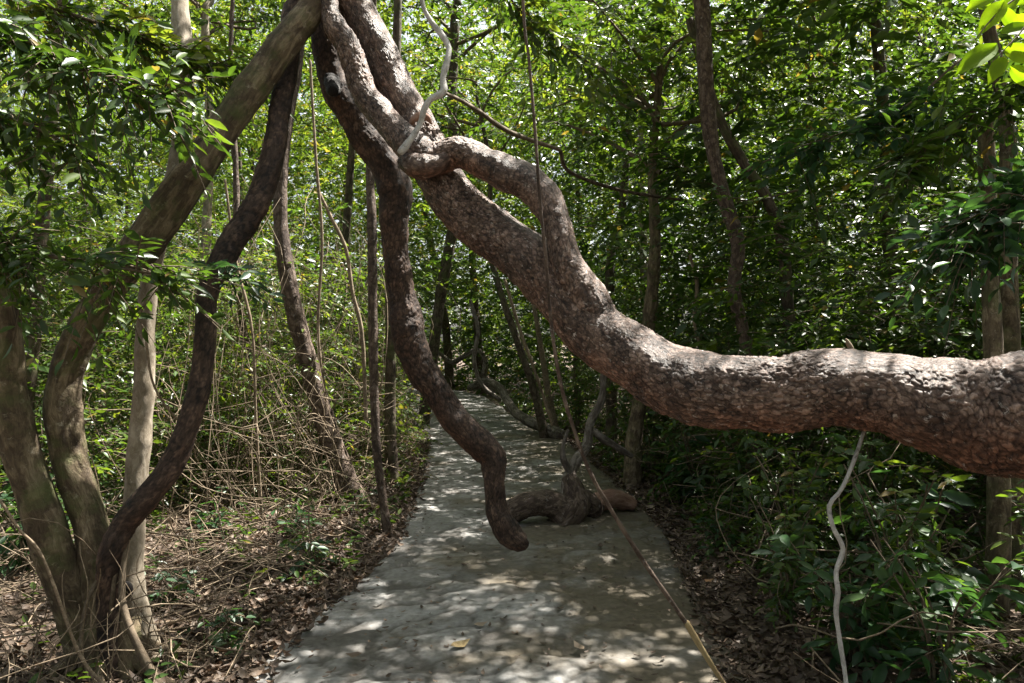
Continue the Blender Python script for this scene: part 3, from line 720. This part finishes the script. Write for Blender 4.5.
# ------------------------------------------------------------------ fallen wood on the path
def fallen():
    b = P(560, 523, 6.4); b[2] = 0
    t = thing('fallen_limb', b, 'brown arched broken limb with a knobbly stump lying on the path', 'log')
    mb = MB(); tube(mb, px([(503, 524, 6.25, 15), (510, 514, 6.3, 22), (522, 506, 6.3, 26), (540, 503, 6.35, 27), (556, 506, 6.4, 29), (568, 518, 6.38, 29)]), .015, 36, .12, .1, (.03, .006), 81, weather=True); mb.build('limb', M_brown, t)
    mb = MB()
    tube(mb, px([(560, 522, 6.42, 22), (570, 516, 6.38, 32), (577, 505, 6.42, 28), (574, 490, 6.48, 20), (569, 478, 6.55, 15)]), .012, 40, .22, .07, (.03, .006), 82, weather=True)
    tube(mb, px([(574, 500, 6.5, 20), (588, 503, 6.55, 22), (597, 512, 6.6, 17)]), .012, 32, .24, .07, (.03, .006), 83, weather=True)
    mb.build('stump', M_brown, t)
    b = P(610, 505, 6.6); b[2] = 0
    mb = MB(); tube(mb, px([(582, 508, 6.55, 17), (596, 503, 6.65, 20), (612, 499, 6.75, 20), (626, 502, 6.8, 17), (634, 506, 6.8, 12)]), .015, 28, .13, .1, None, 84)
    tag(mb.build('log', M_red, origin=tuple(b)), 'short reddish split log lying behind the knobbly stump', 'log')
    b = P(568, 490, 6.7); b[2] = 0
    d = thing('dead_branch', b, 'grey forked dead branch standing up from the fallen wood', 'branch')
    mb = MB(); tube(mb, px([(566, 505, 6.6, 15), (569, 480, 6.7, 13), (575, 462, 6.8, 11), (586, 446, 6.9, 10), (590, 425, 7, 9), (601, 400, 7.1, 8), (604, 372, 7.15, 6), (610, 340, 7.2, 4)]), .02, 20, .2, .1, None, 85); mb.build('stem', M_drift, d)
    mb = MB(); tube(mb, px([(590, 428, 7, 8), (602, 438, 7, 8), (615, 446, 7.05, 7), (632, 456, 7.1, 5)]), .02, 16, .18, .1, None, 86); mb.build('side_branch', M_drift, d)
    mb = MB(); tube(mb, px([(571, 474, 6.7, 6), (564, 460, 6.7, 7), (563, 446, 6.7, 5), (568, 430, 6.72, 3)]), .02, 14, .2, .1, None, 87); mb.build('side_branch', M_drift, d)
    b = P(520, 420, 13.5); b[2] = 0
    mb = MB()
    tube(mb, px([(470, 388, 15, 7), (486, 382, 14.5, 8), (500, 388, 14, 8), (508, 402, 13.6, 9), (520, 416, 13, 10), (545, 428, 12.2, 11), (562, 436, 11.8, 12)]), .05, 14, .18, .2, None, 88)
    tag(mb.build('exposed_root', M_drift, origin=tuple(b)), 'snaking grey root along the right edge of the path near its bend', 'root')
    b = P(462, 378, 16); b[2] = 0
    mb = MB(); tube(mb, px([(438, 352, 23, 4), (452, 362, 23, 5), (466, 355, 22.5, 5), (478, 350, 22, 5), (486, 362, 22, 5), (484, 378, 22, 6), (494, 393, 22, 7)]), .05, 12, .18, .2, None, 89)
    tag(mb.build('exposed_root', M_drift, origin=tuple(b)), 'arched root looping over the far end of the path', 'root')


fallen()

# ------------------------------------------------------------------ undergrowth and canopy masses
def blocked(o):
    """keep the walkway, the clearing on the left and the space in front of the lens open"""
    x, y, z = o.T
    c = np.abs(x - path_c(y))
    b = (c < 1.25 + .05 * np.clip(z, 0, 3)) & (z < 2.6) & (y < 25)
    b |= (y < 2.4)
    sx = x / np.maximum(y, .1) * F + CX; sy = CY - (z - H) / np.maximum(y, .1) * F
    inv = (sx > -60) & (sx < 1080) & (sy > -60)
    b |= inv & (y < 4.9) & (sx < 770)
    b |= inv & (y < 4.9) & (sy < 480)
    b |= (x < 0) & (x > -3.0) & (y < 7.0) & (z < 4)
    b |= (np.abs(x) < 1.6) & (y < 8.5) & (z < 3.6)
    g = sun_foot(o, .8)        # sun breaks through to the thicket left of the path
    b |= (g[:, 0] < -1.0) & (g[:, 0] > -5) & (g[:, 1] > 6) & (g[:, 1] < 13) & (z > 2.6) & (rng.random(len(x)) < .85)
    b |= (c < 2.0) & (y > 8) & (y < 15) & (z < 1.4 + .1 * y) & (x > path_c(y)) & (c < 1.35)
    return b


def mass(n, xr, yr, zf, ll, k=9, tint=(.1, .7), clump=.45, per=14, stem=None):
    """clumped leafy twigs in a box; zf(x, y, u) gives the height"""
    m = n // per
    cx = rng.uniform(*xr, m); cy = rng.uniform(*yr, m); cz = zf(cx, cy, rng.random(m))
    ct = rng.uniform(*tint, m)
    i = np.repeat(np.arange(m), per)
    o = np.stack([cx, cy, cz], 1)[i] + rng.normal(0, 1, (len(i), 3)) * np.array([clump, clump, clump * .6])
    o[:, 2] = np.maximum(o[:, 2], .08)
    ok = ~blocked(o); o = o[ok]; i = i[ok]
    d = unit(o - np.stack([cx, cy, cz], 1)[i] + rng.normal(0, .25, (len(o), 3))); d[:, 2] = d[:, 2] * .5 + .1
    return o, d, np.clip(ct[i] + rng.normal(0, .1, len(o)), .02, .95)


def put_mass(name, parts, label, ll, k=9, mats=None, tmpl=T_FAR, stem=None):
    mb = MB()
    for (o, d, t), l in zip(parts, ll): sprays(mb, o, d, rng.uniform(.22, .45, len(o)), k, l, .43, tmpl, t, stem, .35)
    o = mb.build(name, mats or [M_leaf, M_twig]); tag(o, label, 'foliage', kind='stuff'); return o


low = lambda top: (lambda x, y, u: u ** 1.1 * top)
put_mass('undergrowth', [
    mass(5000, (-6, -1.2), (7, 12), low(2.8), .09, tint=(.3, .9)),
    mass(5200, (-9, -2.4), (4.8, 9), low(3.2), .09, tint=(.15, .7)),
    mass(5200, (-12, -1), (11, 18), low(4.5), .1, tint=(.25, .85)),
    mass(5600, (1.4, 7), (4.6, 9), low(2.6), .1, tint=(.05, .5)),
    mass(5600, (1.2, 9), (8, 14), low(3.8), .1, tint=(.1, .6)),
    mass(3600, (0, 13), (13, 20), low(4.5), .1, tint=(.15, .7))],
    'dense leafy undergrowth filling the forest on both sides of the path', [.085, .09, .11, .10, .105, .12], stem=1)
put_mass('forest_foliage', [
    mass(14000, (-19, 17), (21, 30), lambda x, y, u: u * 12.5, .16, tint=(.2, .9), clump=.8),
    mass(13000, (-24, 22), (30, 42), lambda x, y, u: u * 17, .16, tint=(.2, .9), clump=1.1),
    mass(4200, (-12, -1), (8, 19), lambda x, y, u: 2 + u * 6, .12, tint=(.25, .9), clump=.5),
    mass(8000, (0, 14), (7, 19), lambda x, y, u: 2 + u * 7, .12, tint=(.08, .6), clump=.5),
    mass(3200, (-9, 4), (21, 27), lambda x, y, u: u * 4, .2, tint=(.1, .6), clump=.6),
    mass(4200, (-24, 22), (27, 36), lambda x, y, u: u * 5, .2, tint=(.1, .6), clump=.8),
    mass(4200, (-10, 8), (15, 25), lambda x, y, u: 4.5 + u * 7, .12, tint=(.3, .9), clump=.6),
    mass(1500, (1.6, 9), (5.2, 10), lambda x, y, u: 1.2 + u * 5, .12, tint=(.05, .55), clump=.4),
    mass(2200, (-3.5, 2.5), (11, 20), lambda x, y, u: 2.7 + u * 5, .12, tint=(.15, .7), clump=.5)],
    'leafy wall of the wood closing in beyond the near trees', [.21, .30, .13, .165, .20, .28, .18, .19, .13])


def behind():  # out-of-view foliage added to dim and green the ambient light
    o, d, t = [], [], []
    n = 2600
    a = rng.uniform(math.radians(150), math.radians(390), n); r = rng.uniform(4.5, 9, n)
    o = np.stack([np.cos(a) * r, np.sin(a) * r - 1.0, rng.random(n) ** .9 * 6], 1)
    o = o[(o[:, 1] < 1.5) & ((np.abs(o[:, 0]) > 1.4) | (o[:, 1] < -5))]
    mb = MB(); sprays(mb, o, rdir(len(o), 0, .5), rng.uniform(.4, .7, len(o)), 9, .2, .46, T_FAR, rng.uniform(.1, .8, len(o)), 1, .25)
    tag(mb.build('forest_foliage', [M_leaf, M_twig]), 'unseen leafy wood behind the viewpoint, added to darken the ambient light', 'foliage', kind='stuff')


behind()


def canopy():  # mostly out of view; density shaped by where each twig's shadow falls
    n = 23000
    o = np.stack([rng.uniform(-10, 17, n), rng.uniform(-8, 27, n), rng.uniform(4.7, 7.6, n)], 1)
    k_ = 900; ex = np.stack([rng.uniform(-1.2, 1.5, k_), rng.uniform(1.5, 5.9, k_), np.zeros(k_)], 1); h_ = rng.uniform(4.9, 7, k_)  # extra twigs added up the sun ray to darken the near path
    o = np.vstack([o, ex + SUN[None] * (h_ / SUN[2])[:, None]]); n = len(o)
    g = sun_foot(o)
    x, y = g[:, 0], g[:, 1]
    c = x - path_c(y)
    keep = np.full(n, .5)
    keep = np.where((np.abs(c) < 1.2) & (y > 1) & (y < 6.3), 1.15, keep)
    corner = (c > -2.0) & (c < -.5) & (y > 1) & (y < 4.4)
    keep = np.where((c > -1.3) & (c < 0) & (y > 5.6) & (y < 13), .10, keep)
    keep = np.where((c < -1.3) & (y > 5) & (y < 14), .02, keep)
    keep = np.where((c < -1.2) & (c > -4) & (y > 1) & (y < 4.8), .7, keep)
    keep = np.where((c > 1.3), .36, keep)
    keep = np.where((c > 1.15) & (y < 6), .72, keep)
    keep = np.where(y > 14, .3, keep)
    keep = np.where((c > .85) & (c < 1.7) & (y > 4.2) & (y < 6.2), .3, keep)
    keep = np.where(np.hypot(x - .75, y - 6.5) < .6, .06, keep)
    # uneven: gaps and thick places
    q = np.stack([x, y, x * 0], 1)
    keep = keep * np.clip(1 + .9 * fbm(q / .34, 2, 200) + .4 * vnoise(q / 2.4, 210), 0, 2)
    keep = np.where(corner, np.maximum(keep, .85), keep)
    g2 = sun_foot(o, 1.5)      # flecks of sun reach the big trunk
    keep = np.where((g2[:, 0] > -.8) & (g2[:, 0] < 2.2) & (g2[:, 1] > 2.3) & (g2[:, 1] < 4.0), np.clip(.16 + .8 * vnoise(q / .3, 220), .02, 1.2), keep)
    g3 = sun_foot(o, 2.3)      # and the bright leaves at the upper right
    keep = np.where(np.hypot(g3[:, 0] - 1.25, g3[:, 1] - 1.85) < .75, 0, keep)
    ok = rng.random(n) < keep
    o = o[ok]
    d = rdir(len(o), .05, .4)
    mb = MB(); sprays(mb, o, d, rng.uniform(.28, .48, len(o)), 9, .12, .46, T_FAR, rng.uniform(.2, .9, len(o)), 1, .25)
    tag(mb.build('canopy', [M_leaf, M_twig]), 'leafy forest canopy overhead, thinned and thickened to place sun and shade', 'canopy', kind='stuff')


canopy()

# ------------------------------------------------------------------ shrubs and plants one can point to
def shrub_proto(h, r, n, ll, m, ratio, k=8, tmpl=T_NEAR):
    st, fo = MB(), MB()
    ns = 7
    az = rng.uniform(0, 6.28, ns); rr = r * rng.uniform(.2, .8, ns)
    tips = np.stack([np.cos(az) * rr, np.sin(az) * rr, h * rng.uniform(.6, 1, ns)], 1)
    base = rng.normal(0, .03, (ns, 3)); base[:, 2] = -.05
    bend = np.stack([np.cos(az) * .1, np.sin(az) * .1, np.zeros(ns)], 1) * -1
    thin_tubes(st, base, tips, bend, np.full(ns, .011), np.full(ns, .004), seg=6, sides=6)
    i = rng.integers(0, ns, n); t = rng.uniform(.25, 1.05, n)
    o = base[i] + (tips - base)[i] * t[:, None] + bend[i] * (4 * t * (1 - t))[:, None]
    d = rdir(n, .25, .6); d[:, :2] += o[:, :2] * .8
    sprays(fo, o, d, rng.uniform(.14, .34, n), k, ll, ratio, tmpl, rng.uniform(.05, .8, n), 1, .35)
    return st.mesh('stems', [M_twig]), fo.mesh('foliage', [m, M_twig])


PROTO = [shrub_proto(1.25, .55, 46, .11, M_leaf, .42), shrub_proto(.8, .5, 34, .15, M_leafbig, .40, 6), shrub_proto(.45, .35, 18, .12, M_leafbig, .48, 5), shrub_proto(1.7, .7, 64, .10, M_leaf, .42)]


def shrub(name, kind, x, y, s, label, group=None, cat='shrub'):
    z = float(ground_h(np.array([x]), np.array([y]))[0])
    t = thing(name, (x, y, z), label, cat, group)
    for nm, me in zip(('stems', 'foliage'), PROTO[kind]):
        o = bpy.data.objects.new(nm, me); C.objects.link(o); o.parent = t
    t.rotation_euler = (0, 0, rng.uniform(0, 6.28)); t.scale = (s, s, s)
    return t


SH = [(0, 1.95, 3.75, .8, 'dark bush right of the grey wavy vine, at the lower right'),
      (1, 1.85, 3.25, .9, 'broad-leaved bush standing right behind the grey wavy vine'),
      (1, 2.25, 4.1, 1.1, 'tall broad-leaved bush in front of the two mottled trunks'),
      (3, 2.6, 3.6, .8, 'bush at the right edge of the picture below the huge trunk'),
      (0, 1.75, 4.6, .75, 'bush at the litter edge left of the grey wavy vine'),
      (3, 2.5, 5.2, .85, 'bushy shrub under the widest part of the huge trunk'),
      (0, 1.9, 6.0, .85, 'leafy shrub beside the path just right of the reddish log'),
      (1, 1.75, 7.2, 1.0, 'glossy shrub at the foot of the short mossy trunk'),
      (3, 3.1, 6.4, .95, 'tall shrub behind the bushes right of the path'),
      (0, 1.6, 8.6, .9, 'shrub behind the grey dead branch'),
      (0, 1.5, 4.05, .6, 'low dark bush left of the grey wavy vine, at the dry leaf edge'),
      (1, 1.62, 3.55, .75, 'broad-leaved plant at the bottom right beside the lower end of the grey wavy vine'),
      (3, 1.95, 4.9, .62, 'bush behind the grey wavy vine, below the thick middle of the huge trunk'),
      (2, 1.5, 5.4, .7, 'low plant on the dry leaves right of the path'),
      (3, -2.0, 8.2, .8, 'sunlit shrub left of the thin straight stem'),
      (0, -1.75, 9.6, .8, 'bright shrub by the left edge of the path where it narrows'),
      (3, -3.0, 7.4, .85, 'sunlit bush behind the slanting brown trunk'),
      (0, -3.6, 6.2, .85, 'leafy bush between the pale trunk and the slanting trunk'),
      (1, -3.2, 4.9, .8, 'dark bush behind the foot of the forked tree'),
      (2, -1.35, 5.0, .6, 'small broad-leaved seedling on the dry leaves left of the path'),
      (2, -2.0, 4.35, .55, 'low seedling near the base of the pale trunk'),
      (2, -1.7, 5.9, .6, 'little green plant at the foot of the thin straight stem'),
      (2, -2.35, 5.9, .7, 'leafy seedling in the clearing below the slanting trunk'),
      (2, -1.5, 3.9, .5, 'tiny dark seedling on the litter at the lower left of the path'),
      (3, -1.9, 12.2, .8, 'bush on the left bank beyond the sapling'),
      (3, 1.1, 12.5, .8, 'bush at the right bank where the path bends')]
for s in SH: shrub('seedling' if s[0] == 2 else 'shrub', *s, cat='seedling' if s[0] == 2 else 'shrub')

# leaves close to the lens at top right, backlit brightness put into their colour
b = P(1075, -60, 1.9)
yt = thing('leafy_twig', b, 'twig of bright backlit yellow-green leaves in the top right corner', 'twig')
mb = MB(); limb(mb, [P(1090, -80, 1.9), P(1040, -20, 1.88), P(1000, 10, 1.85), P(975, 40, 1.84)], .004, .0015, 0); limb(mb, [P(1060, -45, 1.89), P(1030, 20, 1.86), P(992, 62, 1.84)], .003, .0012, 0); mb.build('stem', M_twig, yt)
mb = MB()
lv = [(1000, -14, 966, 10), (1004, 2, 978, 34), (998, 24, 984, 20), (996, 46, 955, 72), (1004, 58, 988, 84), (1016, 6, 1054, -4), (1000, 34, 1044, 22), (1002, 48, 1046, 62), (1015, 30, 1000, 2), (1010, 66, 1040, 90),
      (985, -5, 1005, -30), (1016, 14, 1040, 46), (990, 8, 962, -8), (1022, -10, 1000, 16), (1030, 30, 1060, 60)]
po = np.array([P(a, b_, 1.84 + .012 * i) for i, (a, b_, c, d) in enumerate(lv)]); pe = np.array([P(c, d, 1.84 + .012 * i - .015) for i, (a, b_, c, d) in enumerate(lv)])
dl = pe - po; le = np.linalg.norm(dl, axis=1) * .95
leaves(mb, po, dl, np.tile([[-.5, -.8, .1]], (len(po), 1)) + rng.normal(0, .14, (len(po), 3)), le, le * .5, rng.random(len(po)), T_FINE)
mb.build('leaves', M_leafyel, yt)

# sprays of broad leaves hanging from the foliage at the right
for rows, lab, n, m, ll, tint in (([(1090, 150, 3.2), (1040, 190, 3.2), (985, 225, 3.2), (960, 240, 3.2)], 'dark leafy branch in front of the two mottled trunks', 60, M_leafbig, .1, (0, .4)),
                                  ([(960, 60, 5.3), (900, 110, 5.2), (850, 130, 5.1), (790, 150, 5.1)], 'large-leaved branch hanging left of the bright corner leaves', 44, M_leafbig, .13, (0, .4)),
                                  ([(800, 190, 6.9), (740, 200, 6.9), (690, 170, 6.9), (640, 140, 6.9)], 'leafy branch over the twisting grey brown trunk', 40, M_leaf, .12, (.1, .6)),
                                  ([(1100, 40, 4.4), (1020, 90, 4.4), (960, 120, 4.4), (910, 160, 4.4)], 'shaded leafy branch below the bright corner leaves', 64, M_leaf, .115, (.1, .55)),
                                  ([(470, -60, 6.5), (520, 10, 6.4), (570, 50, 6.3), (620, 80, 6.2)], 'leafy bough at top centre right of the crooked grey vine', 46, M_leaf, .12, (.2, .8))):
    pts = [P(*r_) for r_ in rows]
    t = thing('leafy_branch', pts[0], lab, 'branch')
    mb = MB(); limb(mb, pts, .010, .003, 0, 5); mb.build('stem', M_twig, t)
    mb = MB(); near_spray(mb, pts, n, ll, L=.34, tint=tint, ratio=.45); mb.build('foliage', [m, M_twig], t)

# ------------------------------------------------------------------ litter, twigs, ground cover
def litter():
    mb = MB()
    n = 36000
    y = 2.3 + 11.5 * rng.random(n) ** 1.6; side = rng.random(n) < .5
    off = np.where(side, 1.0, 1.06) + np.abs(rng.normal(0, 1.4, n))
    x = path_c(y) + np.where(side, off, -off)
    z = np.where(off < 1.13, np.maximum(ground_h(x, y), .0), ground_h(x, y)) + rng.uniform(.005, .035, n)
    a = rng.uniform(0, 6.28, n)
    d = np.stack([np.cos(a), np.sin(a), rng.normal(0, .25, n)], 1); nr = np.array([0, 0, 1.0]) + rng.normal(0, .45, (n, 3))
    l = rng.uniform(.03, .088, n)
    leaves(mb, np.stack([x, y, z], 1), d, nr, l, l * rng.uniform(.35, .55, n), np.clip(rng.beta(2, 2.6, n), 0, 1), T_CURL, curl=1.3)
    n = 1500    # scattered crumbs blown on the paving
    y = 2.5 + 12 * rng.random(n) ** 1.3; x = path_c(y) + rng.normal(0, .62, n); x = np.clip(x, path_c(y) - .95, path_c(y) + .95)
    a = rng.uniform(0, 6.28, n); l = rng.uniform(.015, .05, n)
    leaves(mb, np.stack([x, y, np.full(n, .028)], 1), np.stack([np.cos(a), np.sin(a), rng.normal(0, .1, n)], 1), np.array([0, 0, 1.0]) + rng.normal(0, .2, (n, 3)), l, l * .45, rng.random(n) * .8, T_CURL, curl=.8)
    tag(mb.build('leaf_litter', M_litter), 'carpet of dry brown leaves beside the path', 'leaf litter', kind='stuff')


litter()


def ground_cover():
    mb = MB(); n = 1900
    y = 3.0 + 17 * rng.random(n) ** .9; side = rng.random(n) < .5
    x = path_c(y) + np.where(side, 1.3 - .15 * (y > 8) + np.abs(rng.normal(0, 1.1, n)), -1.2 + .1 * (y > 8) - np.abs(rng.normal(0, 1.5, n)))
    ok = ~((x < 0) & (y < 4.6) & (rng.random(n) < .7)) & ~((x > 0) & (x < 1.7) & (y < 5.5) & (rng.random(n) < .8)); x, y = x[ok], y[ok]; n = len(x)
    o = np.stack([x, y, ground_h(x, y) + .02], 1)
    d = rdir(n, .9, .5)
    sprays(mb, o, d, rng.uniform(.1, .28, n), 7, .075, .45, T_NEAR, rng.uniform(.1, .8, n), 1, .3)
    tag(mb.build('ground_cover', [M_leaf, M_twig]), 'scattered low green plants growing through the litter', 'plants', kind='stuff')
    mb = MB(); n = 1150
    y = 3.2 + 9 * rng.random(n); x = path_c(y) - 1.25 - np.abs(rng.normal(0, 1.5, n))
    m_ = rng.random(n) < .3; x = np.where(m_, path_c(y) + 1.3 + np.abs(rng.normal(0, 1.2, n)), x)
    h = np.where(y > 5.5, rng.random(n) ** 2.2 * 1.1, rng.random(n) ** 3 * .35)
    o = np.stack([x, y, ground_h(x, y) + .03 + h], 1)
    a = rng.uniform(0, 6.28, n); L = rng.uniform(.3, 1.3, n)
    e = o + np.stack([np.cos(a) * L, np.sin(a) * L, rng.normal(0, .25, n) * L], 1); e[:, 2] = np.maximum(e[:, 2], .04)
    inside = np.abs(e[:, 0] - path_c(e[:, 1])) < 1.05
    e[inside] = o[inside] + (o[inside] - e[inside]) * np.array([1, 1, -1]); e[:, 2] = np.maximum(e[:, 2], .04)
    thin_tubes(mb, o, e, rng.normal(0, .18, (n, 3)), rng.uniform(.002, .006, n), rng.uniform(.001, .003, n), seg=10, sides=4, wig=.07)
    # upright and looping dry stems in the sunny thicket on the left
    n = 420
    y = rng.uniform(6.2, 11, n); x = -1.5 - np.abs(rng.normal(0, 1.7, n)); x = np.minimum(x, path_c(y) - 1.3)
    o = np.stack([x, y, ground_h(x, y)], 1); e = o + np.stack([rng.normal(0, .5, n), rng.normal(0, .3, n), rng.uniform(.7, 3.2, n)], 1)
    e[:, 0] = np.minimum(e[:, 0], path_c(e[:, 1]) - 1.2)
    thin_tubes(mb, o, e, rng.normal(0, .32, (n, 3)), rng.uniform(.0025, .007, n), rng.uniform(.0012, .003, n), seg=14, sides=4, wig=.08)
    n = 46     # sticks and shoots round the foot of the forked tree
    o = np.stack([rng.uniform(-2.3, -1.45, n), rng.uniform(3.0, 3.5, n), np.full(n, -.02)], 1); e = o + np.stack([rng.normal(0, .18, n), rng.normal(0, .1, n), rng.uniform(.1, .75, n)], 1)
    thin_tubes(mb, o, e, rng.normal(0, .05, (n, 3)), rng.uniform(.002, .0045, n), rng.uniform(.001, .002, n), seg=10, sides=5, wig=.05)
    tag(mb.build('dry_twigs', M_drytwig), 'tangle of dry twigs and dead stems in the thicket and on the litter', 'twigs', kind='stuff')


ground_cover()

for rows, lab, tn in (((450, 655, .075, 30), 'yellow leaf lying on the path at lower centre', .98), ((584, 658, .06, 120), 'pale curled leaf on the path right of the yellow one', .9), ((362, 662, .055, 200), 'reddish dry leaf on the path at lower left', .55),
                      ((600, 553, .06, 80), 'dark brown leaf on the path below the reddish log', .2), ((474, 632, .05, 10), 'light tan leaf on the path above the yellow leaf', .95)):
    px_, py_, L, a = rows
    d = H * F / (py_ - CY); p = P(px_, py_, d); p[2] = .035; a = math.radians(a)
    mb = MB(); leaves(mb, np.array([p]), np.array([[math.cos(a), math.sin(a), .05]]), np.array([[.1, -.25, 1.0]]), [L * 1.5], [L * .8], np.array([tn]), T_CURL)
    tag(mb.build('fallen_leaf', M_yellowwood if 'yellow leaf lying' in lab else M_litter, origin=tuple(p)), lab, 'leaf')

# ------------------------------------------------------------------ camera, sky, sun
cam = bpy.data.cameras.new('camera'); co = bpy.data.objects.new('camera', cam); C.objects.link(co)
co.location = (0, 0, H); co.rotation_euler = (math.radians(90), 0, 0); cam.sensor_width = 36; cam.lens = F / 1024 * 36; cam.clip_end = 2000; cam.clip_start = .05
sc = bpy.context.scene; sc.camera = co
w = bpy.data.worlds.new('World'); sc.world = w; w.use_nodes = True
nt = w.node_tree; bg = nt.nodes['Background']; sky = nt.nodes.new('ShaderNodeTexSky'); sky.sky_type = 'NISHITA'; sky.sun_disc = False
sky.sun_elevation = SUN_EL; sky.sun_rotation = SUN_AZ; sky.air_density = 1.0; sky.dust_density = 4.0; sky.ozone_density = 1.0
hs = nt.nodes.new('ShaderNodeHueSaturation'); hs.inputs['Saturation'].default_value = .45; nt.links.new(sky.outputs[0], hs.inputs['Color']); nt.links.new(hs.outputs[0], bg.inputs[0]); bg.inputs[1].default_value = .05
sl = bpy.data.lights.new('sun', 'SUN'); so = bpy.data.objects.new('sun', sl); C.objects.link(so)
sl.energy = 5; sl.angle = math.radians(.53); sl.color = (1, .95, .86)
from mathutils import Vector
so.rotation_euler = Vector(tuple(SUN)).to_track_quat('Z', 'Y').to_euler(); so.location = (8, 8, 20)
sc.view_settings.view_transform = 'Standard'; sc.view_settings.look = 'None'; sc.view_settings.exposure = 2.5; sc.view_settings.gamma = 1
cy = sc.cycles
cy.use_denoising = True; cy.max_bounces = 5; cy.diffuse_bounces = 3; cy.glossy_bounces = 2; cy.transmission_bounces = 4; cy.transparent_max_bounces = 4
cy.caustics_reflective = False; cy.caustics_refractive = False; cy.sample_clamp_indirect = 6
